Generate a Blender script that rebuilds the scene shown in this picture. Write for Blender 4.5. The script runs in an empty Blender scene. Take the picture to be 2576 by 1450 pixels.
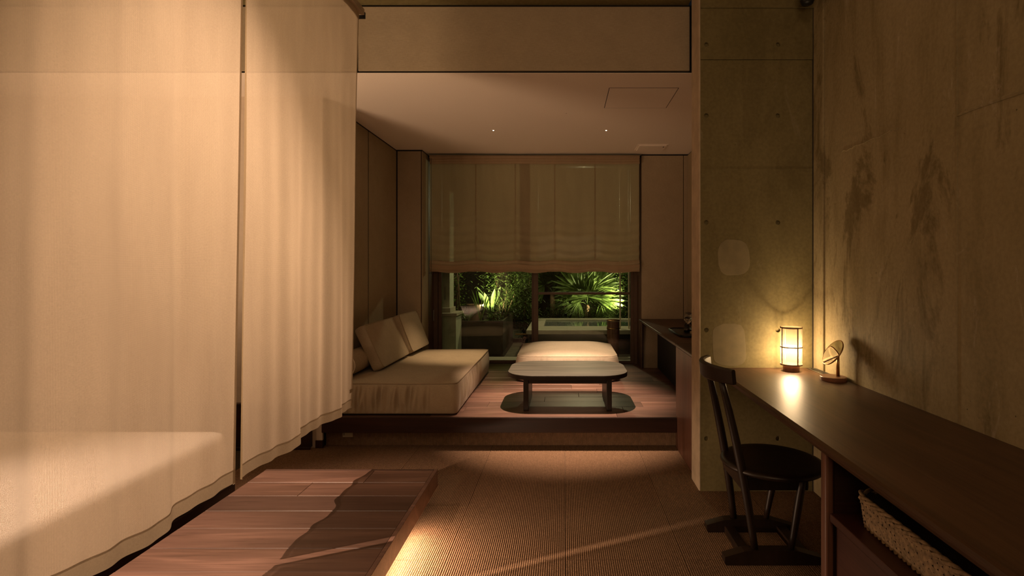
import bpy, bmesh, math, random
from mathutils import Vector, Matrix, noise as mnoise
R = random.Random(7)
PI = math.pi
SC = bpy.context.scene
COL = SC.collection

# ------------------------------------------------------------------ camera
F = 1340.0; VX = 1418.0; VY = 678.0; EYE = 1.22
cam_d = bpy.data.cameras.new('camera'); cam = bpy.data.objects.new('camera', cam_d); COL.objects.link(cam)
cam_d.sensor_fit = 'HORIZONTAL'; cam_d.sensor_width = 36.0
cam_d.lens = 36.0*F/2576.0
cam_d.shift_x = -(VX-1288.0)/2576.0
cam_d.shift_y = -(725.0-VY)/2576.0
cam_d.clip_start = 0.05; cam_d.clip_end = 100
cam.location = (0, 0, EYE); cam.rotation_euler = (PI/2, 0, 0)
SC.camera = cam
SC.view_settings.view_transform = 'Standard'; SC.view_settings.look = 'None'
SC.view_settings.gamma = 1.0; SC.view_settings.use_curve_mapping = False
SC.view_settings.exposure = 0.5
SC.cycles.max_bounces = 10; SC.cycles.diffuse_bounces = 5; SC.cycles.transparent_max_bounces = 16
SC.cycles.transmission_bounces = 8; SC.cycles.sample_clamp_indirect = 3.0
SC.cycles.use_denoising = True; SC.cycles.caustics_reflective = False; SC.cycles.caustics_refractive = False
# ------------------------------------------------------------------ night sky
w = bpy.data.worlds.new('night_sky'); SC.world = w; w.use_nodes = True
w.node_tree.nodes['Background'].inputs['Color'].default_value = (0.30, 0.36, 0.45, 1)
w.node_tree.nodes['Background'].inputs['Strength'].default_value = 0.008
# ------------------------------------------------------------------ lights
WARM = (1.0, 0.655, 0.385)
def spot(name, loc, target, power, angle, blend, col=WARM, rad=0.02):
    d = bpy.data.lights.new(name, 'SPOT'); d.energy = power; d.color = col; d.spot_size = math.radians(angle)
    d.spot_blend = blend; d.shadow_soft_size = rad
    o = bpy.data.objects.new(name, d); COL.objects.link(o); o.location = loc
    o.rotation_euler = (Vector(target)-Vector(loc)).to_track_quat('-Z', 'Y').to_euler(); return o
def area(name, loc, target, power, sx, sy, col=WARM, spread=180):
    d = bpy.data.lights.new(name, 'AREA'); d.energy = power; d.color = col; d.shape = 'RECTANGLE'
    d.size = sx; d.size_y = sy; d.spread = math.radians(spread)
    o = bpy.data.objects.new(name, d); COL.objects.link(o); o.location = loc
    o.rotation_euler = (Vector(target)-Vector(loc)).to_track_quat('-Z', 'Y').to_euler(); return o
def point(name, loc, power, col=WARM, rad=0.03):
    d = bpy.data.lights.new(name, 'POINT'); d.energy = power; d.color = col; d.shadow_soft_size = rad
    o = bpy.data.objects.new(name, d); COL.objects.link(o); o.location = loc; return o
PINK = (1.0, 0.67, 0.46)
spot('bedroom_key_light', (-2.20, 1.36, 3.50), (-1.12, 1.88, 0.35), 480, 47, 0.8, PINK, 0.012)
spot('bed_reading_light', (-2.5, 1.5, 3.50), (-1.85, 1.35, 0.4), 360, 36, 0.9, PINK, 0.03)
area('bedroom_ceiling_light', (-3.0, 1.3, 3.5), (-2.2, 1.5, 0.0), 9, 1.2, 2.8, WARM)
area('bedroom_wall_light', (-3.75, 1.4, 1.6), (-1.1, 1.5, 1.2), 7, 2.6, 1.6, WARM)
spot('bed_bounce_fill', (-2.55, 1.75, 0.60), (-1.9, 2.6, 2.6), 105, 140, 0.9, WARM, 0.30)  # added upward fill in place of bounce off the lit bed
spot('table_downlight_lamp', (0.02, 4.02, 2.385), (0.02, 4.08, 0.2), 400, 49, 0.75, PINK, 0.006)
spot('sofa_downlight_lamp', (-0.60, 4.52, 2.385), (-0.95, 4.78, 0.45), 90, 34, 0.95, (1.0, 0.68, 0.38), 0.01)
spot('ottoman_downlight_lamp', (0.357, 4.52, 2.385), (0.16, 5.02, 0.45), 105, 37, 0.95, (1.0, 0.70, 0.44), 0.01)
area('under_deck_light', (-0.70, 2.16, 0.11), (0.1, 2.2, -0.25), 7.5, 0.55, 0.02, (1.0, 0.66, 0.42))
point('table_lamp_bulb_light', (1.209, 2.83, 0.795), 13, (1.0, 0.69, 0.37), 0.028)
area('hall_front_fill', (0.1, -1.3, 1.75), (0.0, 3.0, 1.75), 9, 1.6, 0.5, WARM)  # fill added behind the camera for surfaces facing it, no known lamp
area('hall_top_fill', (0.2, -0.7, 3.5), (0.1, 0.4, 0.0), 10, 1.0, 0.6, WARM)  # dim unseen fill added overhead to lift the bulkhead front

# ------------------------------------------------------------------ helpers
ORG = {}
def link(o, parent):
    COL.objects.link(o)
    if parent is not None: o.parent = parent
def thing(name, label, cat, loc=(0, 0, 0), group=None):
    o = bpy.data.objects.new(name, None); o.empty_display_size = 0.05; COL.objects.link(o)
    o.location = loc; o['label'] = label; o['category'] = cat; ORG[o.name] = Vector(loc)
    if group: o['group'] = group
    return o
def sroot(name, loc=(0, 0, 0)):
    o = bpy.data.objects.new(name, None); COL.objects.link(o); o.location = loc
    o['kind'] = 'structure'; ORG[o.name] = Vector(loc); return o
def obj(name, bm, m, parent=None, smooth=False, kind=None, label=None):
    """world-space bmesh -> one mesh object, local to its parent"""
    if parent is not None:
        off = ORG.get(parent.name, Vector())
        if off.length > 0: bmesh.ops.translate(bm, vec=-off, verts=bm.verts)
    me = bpy.data.meshes.new(name); bmesh.ops.recalc_face_normals(bm, faces=bm.faces); bm.to_mesh(me); bm.free()
    if smooth:
        for p in me.polygons: p.use_smooth = True
    me.materials.append(m)
    o = bpy.data.objects.new(name, me); link(o, parent)
    if parent is not None: ORG[o.name] = ORG.get(parent.name, Vector())
    else:
        ORG[o.name] = Vector()
    if kind: o['kind'] = kind
    if label: o['label'] = label
    return o
def smooth_by_angle(o, ang=35):
    me = o.data
    for p in me.polygons: p.use_smooth = True
    try: me.set_sharp_from_angle(angle=math.radians(ang))
    except Exception: pass
    return o
def tag(o, label, cat, group=None):
    o['label'] = label; o['category'] = cat
    if group: o['group'] = group
    return o
def copy_tree(o, parent=None):
    c = o.copy(); COL.objects.link(c); c.parent = parent
    for ch in list(o.children): copy_tree(ch, c)
    return c
def box(x0, x1, y0, y1, z0, z1, bev=0.0, seg=2, bm=None):
    b2 = bmesh.new()
    vs = [b2.verts.new(p) for p in ((x0,y0,z0),(x1,y0,z0),(x1,y1,z0),(x0,y1,z0),(x0,y0,z1),(x1,y0,z1),(x1,y1,z1),(x0,y1,z1))]
    for f in ((0,3,2,1),(4,5,6,7),(0,1,5,4),(1,2,6,5),(2,3,7,6),(3,0,4,7)): b2.faces.new([vs[i] for i in f])
    if bev > 0: bmesh.ops.bevel(b2, geom=b2.edges[:], offset=bev, segments=seg, affect='EDGES', profile=0.5)
    if bm is None: return b2
    merge(bm, b2); return bm
def merge(bm, b2, M=None):
    if M is not None: bmesh.ops.transform(b2, matrix=M, verts=b2.verts)
    me = bpy.data.meshes.new('tmp'); b2.to_mesh(me); b2.free(); bm.from_mesh(me); bpy.data.meshes.remove(me)
def tube(pts, rads, n=12, closed=False, bm=None, cap=True):
    bm = bm or bmesh.new(); pts = [Vector(p) for p in pts]
    if not hasattr(rads, '__len__'): rads = [rads]*len(pts)
    rings = []; up = Vector((0, 0, 1)); prev = None
    N = len(pts)
    for i, p in enumerate(pts):
        if closed: t = pts[(i+1) % N]-pts[i-1]
        else: t = (pts[min(i+1, N-1)]-pts[max(i-1, 0)])
        t.normalize()
        if prev is None:
            a = up.cross(t)
            if a.length < 1e-3: a = Vector((1, 0, 0)).cross(t)
        else: a = prev - t*prev.dot(t)
        a.normalize(); prev = a; b = t.cross(a)
        rings.append([bm.verts.new(p+(a*math.cos(2*PI*k/n)+b*math.sin(2*PI*k/n))*rads[i]) for k in range(n)])
    for i in range(N if closed else N-1):
        A, B = rings[i], rings[(i+1) % N]
        for k in range(n): bm.faces.new((A[k], A[(k+1) % n], B[(k+1) % n], B[k]))
    if cap and not closed:
        bm.faces.new(rings[0][::-1]); bm.faces.new(rings[-1])
    return bm
def lathe(prof, c=(0, 0, 0), n=40, bm=None, closed=False):
    bm = bm or bmesh.new(); rings = []
    for r, z in prof:
        if r < 1e-5: rings.append([bm.verts.new((c[0], c[1], c[2]+z))])
        else: rings.append([bm.verts.new((c[0]+r*math.cos(2*PI*k/n), c[1]+r*math.sin(2*PI*k/n), c[2]+z)) for k in range(n)])
    for i in range(len(rings)-1):
        A, B = rings[i], rings[i+1]
        for k in range(n):
            k2 = (k+1) % n
            if len(A) == 1 and len(B) == 1: continue
            if len(A) == 1: bm.faces.new((A[0], B[k2], B[k]))
            elif len(B) == 1: bm.faces.new((A[k], A[k2], B[0]))
            else: bm.faces.new((A[k], A[k2], B[k2], B[k]))
    return bm
def rrect(x0, x1, y0, y1, r, step=0.012):
    """rounded rectangle, evenly stepped, starts front-left going +X; returns (pts, normals)"""
    P = []
    def line(a, b):
        n = max(1, int((Vector(b)-Vector(a)).length/step))
        for i in range(n): P.append(tuple(Vector(a).lerp(Vector(b), i/n)))
    def arc(cx, cy, a0):
        n = max(4, int(r*PI/2/step))
        for i in range(n):
            a = a0+PI/2*i/n; P.append((cx+r*math.cos(a), cy+r*math.sin(a)))
    line((x0+r, y0), (x1-r, y0)); arc(x1-r, y0+r, -PI/2)
    line((x1, y0+r), (x1, y1-r)); arc(x1-r, y1-r, 0)
    line((x1-r, y1), (x0+r, y1)); arc(x0+r, y1-r, PI/2)
    line((x0, y1-r), (x0, y0+r)); arc(x0+r, y0+r, PI)
    N = len(P); Nn = []
    for i in range(N):
        a = Vector(P[i-1]); b = Vector(P[(i+1) % N]); t = b-a; t.normalize(); Nn.append((t.y, -t.x))
    return P, Nn
def softbox(x0, x1, y0, y1, z0, z1, r, crown=0.02, crown_b=0.0, bulge=0.01, er=0.02, pleat=None, step=0.012):
    """upholstered block: rounded plan, bulging sides, crowned top"""
    P, Nn = rrect(x0, x1, y0, y1, r, step); N = len(P)
    cx, cy = (x0+x1)/2, (y0+y1)/2
    bm = bmesh.new(); rings = []
    def ring(inset, z, s=None, pl=0.0, t=0.0):
        out = []
        for i in range(N):
            px, py = P[i]; nx, ny = Nn[i]
            d = -inset
            if pleat and pl > 0: d += pl*pleat(i, N, px, py, nx, ny, t)
            X, Y = px+nx*d, py+ny*d
            if s is not None: X = cx+(px-nx*inset-cx)*s; Y = cy+(py-ny*inset-cy)*s
            out.append(bm.verts.new((X, Y, z)))
        return out
    H = z1-z0
    for s in (0.0, 0.35, 0.7, 0.9): # bottom
        if s == 0.0: c0 = bm.verts.new((cx, cy, z0-crown_b)); continue
        rings.append(ring(er, z0-crown_b*(1-s*s)**1.0, s))
    rings.append(ring(er, z0))
    rings.append(ring(er*0.3, z0+er*0.3)); 
    M = 9
    for k in range(M+1):
        t = k/M
        rings.append(ring(-bulge*math.sin(PI*t), z0+er+(H-2*er)*t, None, math.sin(PI*min(1, max(0, t)))**0.6 if 0 < t < 1 else 0.0, t))
    rings.append(ring(er*0.3, z1-er*0.3)); rings.append(ring(er, z1))
    for s in (0.94, 0.86, 0.74, 0.6, 0.42, 0.22): rings.append(ring(er, z1+crown*(1-s**2.6), s))
    c1 = bm.verts.new((cx, cy, z1+crown))
    for i in range(len(rings)-1):
        A, B = rings[i], rings[i+1]
        for k in range(N): bm.faces.new((A[k], A[(k+1) % N], B[(k+1) % N], B[k]))
    for k in range(N):
        bm.faces.new((c0, rings[0][(k+1) % N], rings[0][k])); bm.faces.new((rings[-1][k], rings[-1][(k+1) % N], c1))
    return bm
def slab(x0, x1, y0, y1, z0, z1, r, e=0.006, step=0.01):
    P, Nn = rrect(x0, x1, y0, y1, r, step); N = len(P); bm = bmesh.new(); rings = []
    for ins, z in ((e, z0), (e*0.3, z0+e*0.3), (0, z0+e), (0, z1-e), (e*0.3, z1-e*0.3), (e, z1)):
        rings.append([bm.verts.new((P[i][0]-Nn[i][0]*ins, P[i][1]-Nn[i][1]*ins, z)) for i in range(N)])
    for i in range(5):
        for k in range(N): bm.faces.new((rings[i][k], rings[i][(k+1) % N], rings[i+1][(k+1) % N], rings[i+1][k]))
    bm.faces.new(rings[0][::-1]); bm.faces.new(rings[-1]); return bm
def prism(poly, y0, y1, axis='Y'):
    """poly of (x,z) extruded over y"""
    bm = bmesh.new()
    A = [bm.verts.new((x, y0, z)) for x, z in poly]; B = [bm.verts.new((x, y1, z)) for x, z in poly]
    n = len(poly); bm.faces.new(A); bm.faces.new(B[::-1])
    for i in range(n): bm.faces.new((A[i], B[i], B[(i+1) % n], A[(i+1) % n]))
    return bm

# ------------------------------------------------------------------ materials
MATS = {}
def nmat(name):
    m = bpy.data.materials.new(name); m.use_nodes = True; nt = m.node_tree
    b = nt.nodes['Principled BSDF']; return m, nt, b
def node(nt, t, **kw):
    n = nt.nodes.new(t)
    for k, v in kw.items():
        if k in ('inp',):
            for a, c in v.items(): n.inputs[a].default_value = c
        else: setattr(n, k, v)
    return n
def ramp(nt, fac, stops):
    r = nt.nodes.new('ShaderNodeValToRGB'); nt.links.new(fac, r.inputs[0])
    e = r.color_ramp.elements
    while len(e) < len(stops): e.new(0.5)
    for i, (p, c) in enumerate(stops): e[i].position = p; e[i].color = (*c, 1) if len(c) == 3 else c
    return r.outputs[0]
def coords(nt, scale=(1, 1, 1), rnd=0.0, space='pos'):
    if space == 'obj': src = nt.nodes.new('ShaderNodeTexCoord').outputs['Object']
    else: src = nt.nodes.new('ShaderNodeNewGeometry').outputs['Position']
    mp = node(nt, 'ShaderNodeMapping'); mp.inputs['Scale'].default_value = scale
    nt.links.new(src, mp.inputs[0])
    if rnd:
        oi = nt.nodes.new('ShaderNodeObjectInfo'); ml = node(nt, 'ShaderNodeMath', operation='MULTIPLY'); ml.inputs[1].default_value = rnd
        nt.links.new(oi.outputs['Random'], ml.inputs[0]); cb = nt.nodes.new('ShaderNodeCombineXYZ')
        for i in range(3): nt.links.new(ml.outputs[0], cb.inputs[i])
        nt.links.new(cb.outputs[0], mp.inputs['Location'])
    return mp.outputs[0]
def noise(nt, vec, scale, detail=4, rough=0.55, dist=0.0):
    n = node(nt, 'ShaderNodeTexNoise'); n.inputs['Scale'].default_value = scale; n.inputs['Detail'].default_value = detail
    n.inputs['Roughness'].default_value = rough; n.inputs['Distortion'].default_value = dist
    nt.links.new(vec, n.inputs['Vector']); return n.outputs[0]
def mix(nt, fac, a, b, mode='MIX'):
    m = node(nt, 'ShaderNodeMix', data_type='RGBA', blend_type=mode)
    for s, v in ((m.inputs[0], fac), (m.inputs[6], a), (m.inputs[7], b)):
        if isinstance(v, (int, float)): s.default_value = v
        elif isinstance(v, tuple): s.default_value = (*v, 1) if len(v) == 3 else v
        else: nt.links.new(v, s)
    return m.outputs[2]
def bump(nt, b, h, strength=0.3, dist=0.002):
    n = node(nt, 'ShaderNodeBump'); n.inputs['Strength'].default_value = strength; n.inputs['Distance'].default_value = dist
    nt.links.new(h, n.inputs['Height']); nt.links.new(n.outputs[0], b.inputs['Normal'] if 'Normal' in b.inputs else b)
    return n.outputs[0]
def plain(name, col, rough=0.6, metal=0.0, var=0.12, sc=30.0, bmp=0.1, spec=0.5, coat=0.0):
    m, nt, b = nmat(name); v = coords(nt)
    n = noise(nt, v, sc, 4); c = ramp(nt, n, [(0.3, tuple(x*(1-var) for x in col)), (0.7, tuple(min(1, x*(1+var)) for x in col))])
    nt.links.new(c, b.inputs['Base Color']); b.inputs['Roughness'].default_value = rough; b.inputs['Metallic'].default_value = metal
    b.inputs['Specular IOR Level'].default_value = spec; b.inputs['Coat Weight'].default_value = coat
    if bmp: bump(nt, b, n, bmp, 0.001)
    return m
def wood(name, dark, light, rough=0.4, axis='X', sc=1.0, rnd=40.0, spec=0.5, bmp=0.25, vary=0.35, coat=0.0):
    m, nt, b = nmat(name)
    s = {'X': (1.2, 22, 22), 'Y': (22, 1.2, 22), 'Z': (22, 22, 1.2)}[axis]
    v = coords(nt, tuple(k*sc for k in s), rnd)
    n1 = noise(nt, v, 1.0, 6, 0.6, 0.6)
    s2 = {'X': (4, 160, 160), 'Y': (160, 4, 160), 'Z': (160, 160, 4)}[axis]
    v2 = coords(nt, s2, rnd); n2 = noise(nt, v2, 1.0, 3, 0.6)
    v3 = coords(nt, {'X': (.7, 3, 3), 'Y': (3, .7, 3), 'Z': (3, 3, .7)}[axis], rnd)
    n3 = noise(nt, v3, 2.2, 2, 0.5)
    # growth rings: distorted bands give cathedral arches and knots
    vr = coords(nt, {'X': (0.55, 5, 5), 'Y': (5, 0.55, 5), 'Z': (5, 5, 0.55)}[axis], rnd)
    nr = noise(nt, vr, 0.9, 2, 0.45, 0.9); wv_ = node(nt, 'ShaderNodeMath', operation='MULTIPLY'); wv_.inputs[1].default_value = 24.0; nt.links.new(nr, wv_.inputs[0])
    sn = node(nt, 'ShaderNodeMath', operation='SINE'); nt.links.new(wv_.outputs[0], sn.inputs[0])
    rg = ramp(nt, sn.outputs[0], [(0.0, (0.0,)*3), (0.55, (0.25,)*3), (1.0, (1.0,)*3)])
    n1 = mix(nt, 0.32, n1, rg)
    c = ramp(nt, n1, [(0.05, dark), (0.80, light)])
    c = mix(nt, ramp(nt, n2, [(0.35, (1, 1, 1)), (0.5, (0, 0, 0))]), c, mix(nt, 1.0, c, (0.72, 0.70, 0.68), 'MULTIPLY'))
    c = mix(nt, ramp(nt, n3, [(0.38, (0.55, 0.55, 0.55)), (0.62, (0, 0, 0))]), c, mix(nt, 1.0, c, (0.50, 0.48, 0.42), 'MULTIPLY'))
    oi = nt.nodes.new('ShaderNodeObjectInfo'); hv = node(nt, 'ShaderNodeHueSaturation')
    mr = node(nt, 'ShaderNodeMapRange'); mr.inputs['To Min'].default_value = 1-vary; mr.inputs['To Max'].default_value = 1+vary
    nt.links.new(oi.outputs['Random'], mr.inputs[0]); nt.links.new(mr.outputs[0], hv.inputs['Value']); nt.links.new(c, hv.inputs['Color'])
    nt.links.new(hv.outputs[0], b.inputs['Base Color']); b.inputs['Roughness'].default_value = rough
    b.inputs['Specular IOR Level'].default_value = spec; b.inputs['Coat Weight'].default_value = coat
    bump(nt, b, n2, bmp, 0.0008); return m
def woven(name, col, rough=0.95, var=0.16, sc=1.0, bmp=0.5, axes='XZ', sheen=0.1):
    """linen: two crossed thread noises"""
    m, nt, b = nmat(name)
    hi, lo = 700*sc, 60*sc
    A = {'XZ': ((hi, hi, lo), (lo, hi*.3, hi)), 'YZ': ((hi, hi, lo), (hi*.3, lo, hi)), 'XY': ((hi, lo, hi), (lo, hi, hi))}[axes]
    n1 = noise(nt, coords(nt, A[0]), 1.0, 2); n2 = noise(nt, coords(nt, A[1]), 1.0, 2)
    n3 = noise(nt, coords(nt), 9.0, 4)
    mm = node(nt, 'ShaderNodeMath', operation='ADD'); nt.links.new(n1, mm.inputs[0]); nt.links.new(n2, mm.inputs[1])
    hf = node(nt, 'ShaderNodeMath', operation='MULTIPLY'); hf.inputs[1].default_value = 0.5; nt.links.new(mm.outputs[0], hf.inputs[0])
    c = ramp(nt, hf.outputs[0], [(0.36, tuple(x*(1-var) for x in col)), (0.64, tuple(min(1, x*(1+var)) for x in col))])
    c = mix(nt, 0.25, c, mix(nt, 1.0, c, ramp(nt, n3, [(0.3, (0.75, .75, .75)), (0.7, (1.1, 1.1, 1.1))]), 'MULTIPLY'))
    nt.links.new(c, b.inputs['Base Color']); b.inputs['Roughness'].default_value = rough
    b.inputs['Specular IOR Level'].default_value = 0.2; b.inputs['Sheen Weight'].default_value = sheen
    bump(nt, b, hf.outputs[0], bmp, 0.0006); return m
def sheer(name, col, transp, transl, sc=1.0, axes='YZ', gauze=0.0, per=0.0032):
    """open-weave cloth: threads (diffuse + translucent) and real gaps between them"""
    m = bpy.data.materials.new(name); m.use_nodes = True; nt = m.node_tree; nt.nodes.clear()
    out = node(nt, 'ShaderNodeOutputMaterial')
    hi, lo = 1100*sc, 160*sc
    A = {'YZ': ((hi, hi, lo), (lo, lo, hi)), 'XZ': ((hi, hi, lo), (lo, lo, hi))}[axes]
    n1 = noise(nt, coords(nt, A[0]), 1.0, 2); n2 = noise(nt, coords(nt, A[1]), 1.0, 2)
    n3 = noise(nt, coords(nt, (3, 3, .7)), 2.5, 4)
    mm = node(nt, 'ShaderNodeMath', operation='ADD'); nt.links.new(n1, mm.inputs[0]); nt.links.new(n2, mm.inputs[1])
    hf = node(nt, 'ShaderNodeMath', operation='MULTIPLY'); hf.inputs[1].default_value = 0.5; nt.links.new(mm.outputs[0], hf.inputs[0])
    c = ramp(nt, hf.outputs[0], [(0.34, tuple(x*0.88 for x in col)), (0.66, tuple(min(1, x*1.08) for x in col))])
    c = mix(nt, 0.5, c, mix(nt, 1.0, c, ramp(nt, n3, [(0.3, (0.82, .80, .80)), (0.7, (1.1, 1.1, 1.1))]), 'MULTIPLY'))
    d = node(nt, 'ShaderNodeBsdfDiffuse'); tl = node(nt, 'ShaderNodeBsdfTranslucent'); tr = node(nt, 'ShaderNodeBsdfTransparent')
    nt.links.new(c, d.inputs[0]); nt.links.new(c, tl.inputs[0])
    bp = node(nt, 'ShaderNodeBump'); bp.inputs['Strength'].default_value = 0.35; bp.inputs['Distance'].default_value = 0.0006
    nt.links.new(hf.outputs[0], bp.inputs['Height']); nt.links.new(bp.outputs[0], d.inputs['Normal'])
    m1 = node(nt, 'ShaderNodeMixShader'); m1.inputs[0].default_value = transl; nt.links.new(d.outputs[0], m1.inputs[1]); nt.links.new(tl.outputs[0], m1.inputs[2])
    m2 = node(nt, 'ShaderNodeMixShader'); nt.links.new(m1.outputs[0], m2.inputs[1]); nt.links.new(tr.outputs[0], m2.inputs[2])
    sp_ = nt.nodes.new('ShaderNodeSeparateXYZ'); nt.links.new(coords(nt), sp_.inputs[0]); gs = []
    for ax in ((1, 2) if axes == 'YZ' else (0, 2)):
        ml = node(nt, 'ShaderNodeMath', operation='MULTIPLY'); ml.inputs[1].default_value = 2*PI/0.0026; nt.links.new(sp_.outputs[ax], ml.inputs[0])
        sn = node(nt, 'ShaderNodeMath', operation='SINE'); nt.links.new(ml.outputs[0], sn.inputs[0])
        mr = node(nt, 'ShaderNodeMapRange'); mr.inputs['From Min'].default_value = -1; nt.links.new(sn.outputs[0], mr.inputs[0]); gs.append(mr.outputs[0])
    gp = node(nt, 'ShaderNodeMath', operation='MULTIPLY'); nt.links.new(gs[0], gp.inputs[0]); nt.links.new(gs[1], gp.inputs[1])
    g1 = node(nt, 'ShaderNodeMapRange'); g1.inputs['To Min'].default_value = transp*0.35; g1.inputs['To Max'].default_value = transp*3.0; nt.links.new(gp.outputs[0], g1.inputs[0])
    f = g1.outputs[0]; nt.links.new(f, m2.inputs[0])
    nt.links.new(m2.outputs[0], out.inputs[0]); return m
def concrete(name, a, b_, st=1.0):
    m, nt, b = nmat(name)
    v = coords(nt); n1 = noise(nt, v, 1.1, 6, 0.62, 0.3); n2 = noise(nt, coords(nt, (5, 5, 0.9)), 1.0, 6, 0.65, 0.4); n3 = noise(nt, v, 60, 3)
    n5 = noise(nt, coords(nt, (2.6, 2.6, 1.2)), 1.0, 7, 0.7, 0.8)
    c = ramp(nt, n1, [(0.3, a), (0.7, b_)])
    c = mix(nt, ramp(nt, n2, [(0.36, (0.75*st,)*3), (0.52, (0, 0, 0))]), c, mix(nt, 1.0, c, (0.62, 0.60, 0.50), 'MULTIPLY'))
    # dark water stains
    c = mix(nt, ramp(nt, n5, [(0.39, (0.85*st,)*3), (0.45, (0, 0, 0))]), c, mix(nt, 1.0, c, (0.52, 0.49, 0.40), 'MULTIPLY'))
    # pale lime bloom
    c = mix(nt, ramp(nt, noise(nt, coords(nt, (7, 7, 2)), 1.0, 8, 0.75, 1.0), [(0.60, (0, 0, 0)), (0.74, (0.5*st,)*3)]), c, (0.58, 0.50, 0.40))
    vo = node(nt, 'ShaderNodeTexVoronoi'); vo.inputs['Scale'].default_value = 22; nt.links.new(v, vo.inputs['Vector'])
    pit = ramp(nt, vo.outputs['Distance'], [(0.03, (0, 0, 0)), (0.075, (1, 1, 1))])
    gate = ramp(nt, noise(nt, v, 6, 3), [(0.55, (1, 1, 1)), (0.62, (0, 0, 0))])
    pit2 = mix(nt, gate, pit, (1.0, 1.0, 1.0))
    c = mix(nt, 1.0, c, mix(nt, 0.75, (1.0, 1.0, 1.0), pit2), 'MULTIPLY')
    c = mix(nt, 0.35, c, mix(nt, 1.0, c, ramp(nt, n3, [(0.35, (.7,)*3), (0.65, (1.2,)*3)]), 'MULTIPLY'))
    nt.links.new(c, b.inputs['Base Color']); b.inputs['Roughness'].default_value = 0.75; b.inputs['Specular IOR Level'].default_value = 0.35
    hh = mix(nt, 0.5, n3, pit2); bump(nt, b, hh, 0.5, 0.002); return m
def emis(name, col, st):
    m = bpy.data.materials.new(name); m.use_nodes = True; nt = m.node_tree; nt.nodes.clear()
    o = node(nt, 'ShaderNodeOutputMaterial'); e = node(nt, 'ShaderNodeEmission'); e.inputs[0].default_value = (*col, 1); e.inputs[1].default_value = st
    nt.links.new(e.outputs[0], o.inputs[0]); return m
def pane_glass(name, tint=(0.93, 0.96, 0.93)):
    m = bpy.data.materials.new(name); m.use_nodes = True; nt = m.node_tree; nt.nodes.clear()
    o = node(nt, 'ShaderNodeOutputMaterial'); t = node(nt, 'ShaderNodeBsdfTransparent'); t.inputs[0].default_value = (*tint, 1)
    g = node(nt, 'ShaderNodeBsdfGlossy'); g.inputs['Roughness'].default_value = 0.0; fr = node(nt, 'ShaderNodeFresnel'); fr.inputs[0].default_value = 1.5
    mx = node(nt, 'ShaderNodeMixShader'); nt.links.new(fr.outputs[0], mx.inputs[0]); nt.links.new(t.outputs[0], mx.inputs[1]); nt.links.new(g.outputs[0], mx.inputs[2])
    nt.links.new(mx.outputs[0], o.inputs[0]); return m
def leafmat(name, a, b_, tl=0.35):
    m = bpy.data.materials.new(name); m.use_nodes = True; nt = m.node_tree; nt.nodes.clear(); o = node(nt, 'ShaderNodeOutputMaterial')
    n = noise(nt, coords(nt), 14, 3); c = ramp(nt, n, [(0.3, a), (0.7, b_)])
    p = node(nt, 'ShaderNodeBsdfPrincipled'); p.inputs['Roughness'].default_value = 0.35; nt.links.new(c, p.inputs['Base Color'])
    t = node(nt, 'ShaderNodeBsdfTranslucent'); nt.links.new(c, t.inputs[0]); mx = node(nt, 'ShaderNodeMixShader'); mx.inputs[0].default_value = tl
    nt.links.new(p.outputs[0], mx.inputs[1]); nt.links.new(t.outputs[0], mx.inputs[2]); nt.links.new(mx.outputs[0], o.inputs[0]); return m

M_DECK = wood('oak_plank', (0.098, 0.053, 0.039), (0.212, 0.120, 0.090), 0.42, 'X')
M_DARKW = wood('dark_walnut', (0.018, 0.006, 0.0035), (0.045, 0.015, 0.009), 0.40, 'X', vary=0.1)
M_DARKWY = wood('dark_walnut_long', (0.035, 0.011, 0.006), (0.085, 0.028, 0.017), 0.38, 'Y', vary=0.1)
M_CABW = wood('walnut_upright', (0.12, 0.050, 0.030), (0.22, 0.10, 0.065), 0.42, 'Z', vary=0.05)
M_DESK = wood('desk_oak', (0.060, 0.029, 0.014), (0.115, 0.058, 0.030), 0.42, 'Y', sc=1.2, spec=0.4, vary=0.05, bmp=0.12)
M_TABLE = wood('stained_ash', (0.036, 0.034, 0.025), (0.082, 0.076, 0.055), 0.55, 'X', vary=0.03)
M_EBON = wood('ebonised_wood', (0.012, 0.006, 0.003), (0.030, 0.015, 0.008), 0.42, 'Z', vary=0.05)
M_WALLF = woven('wall_linen', (0.40, 0.325, 0.225), var=0.10, axes='XZ', sc=0.8, bmp=0.35, sheen=0)
M_WALLFY = woven('wall_linen_side', (0.36, 0.29, 0.19), var=0.10, axes='YZ', sc=0.8, bmp=0.35, sheen=0)
M_BLACK = plain('black_reveal', (0.006, 0.004, 0.003), 0.7)
M_CEIL = plain('ceiling_paint', (0.90, 0.80, 0.71), 0.9, var=0.03, sc=140, bmp=0.12)
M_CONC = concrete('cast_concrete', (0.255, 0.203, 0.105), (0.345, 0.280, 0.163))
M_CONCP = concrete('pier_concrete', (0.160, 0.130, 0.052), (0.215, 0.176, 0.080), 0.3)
M_CONCE = plain('pier_side_lit', (0.46, 0.36, 0.25), 0.85, var=0.15, sc=12, bmp=0.3)  # pier side painted paler for the light falling on it; rail shares it
M_PATCH = plain('repair_plaster', (0.225, 0.185, 0.10), 0.8, var=0.12, sc=18, bmp=0.2)
M_SOFA = woven('sofa_linen', (0.42, 0.335, 0.23), sc=0.9, bmp=0.5, axes='XY')
M_OTTO = woven('ottoman_linen', (0.66, 0.56, 0.43), sc=0.9, bmp=0.5, axes='XY')
M_PIPE = woven('piping_linen', (0.36, 0.28, 0.18), sc=1.0)
M_CURT = sheer('linen_gauze', (0.58, 0.485, 0.365), 0.17, 0.62, axes='YZ')
M_HEM = sheer('linen_gauze_double', (0.50, 0.41, 0.29), 0.05, 0.36, axes='YZ')
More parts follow.
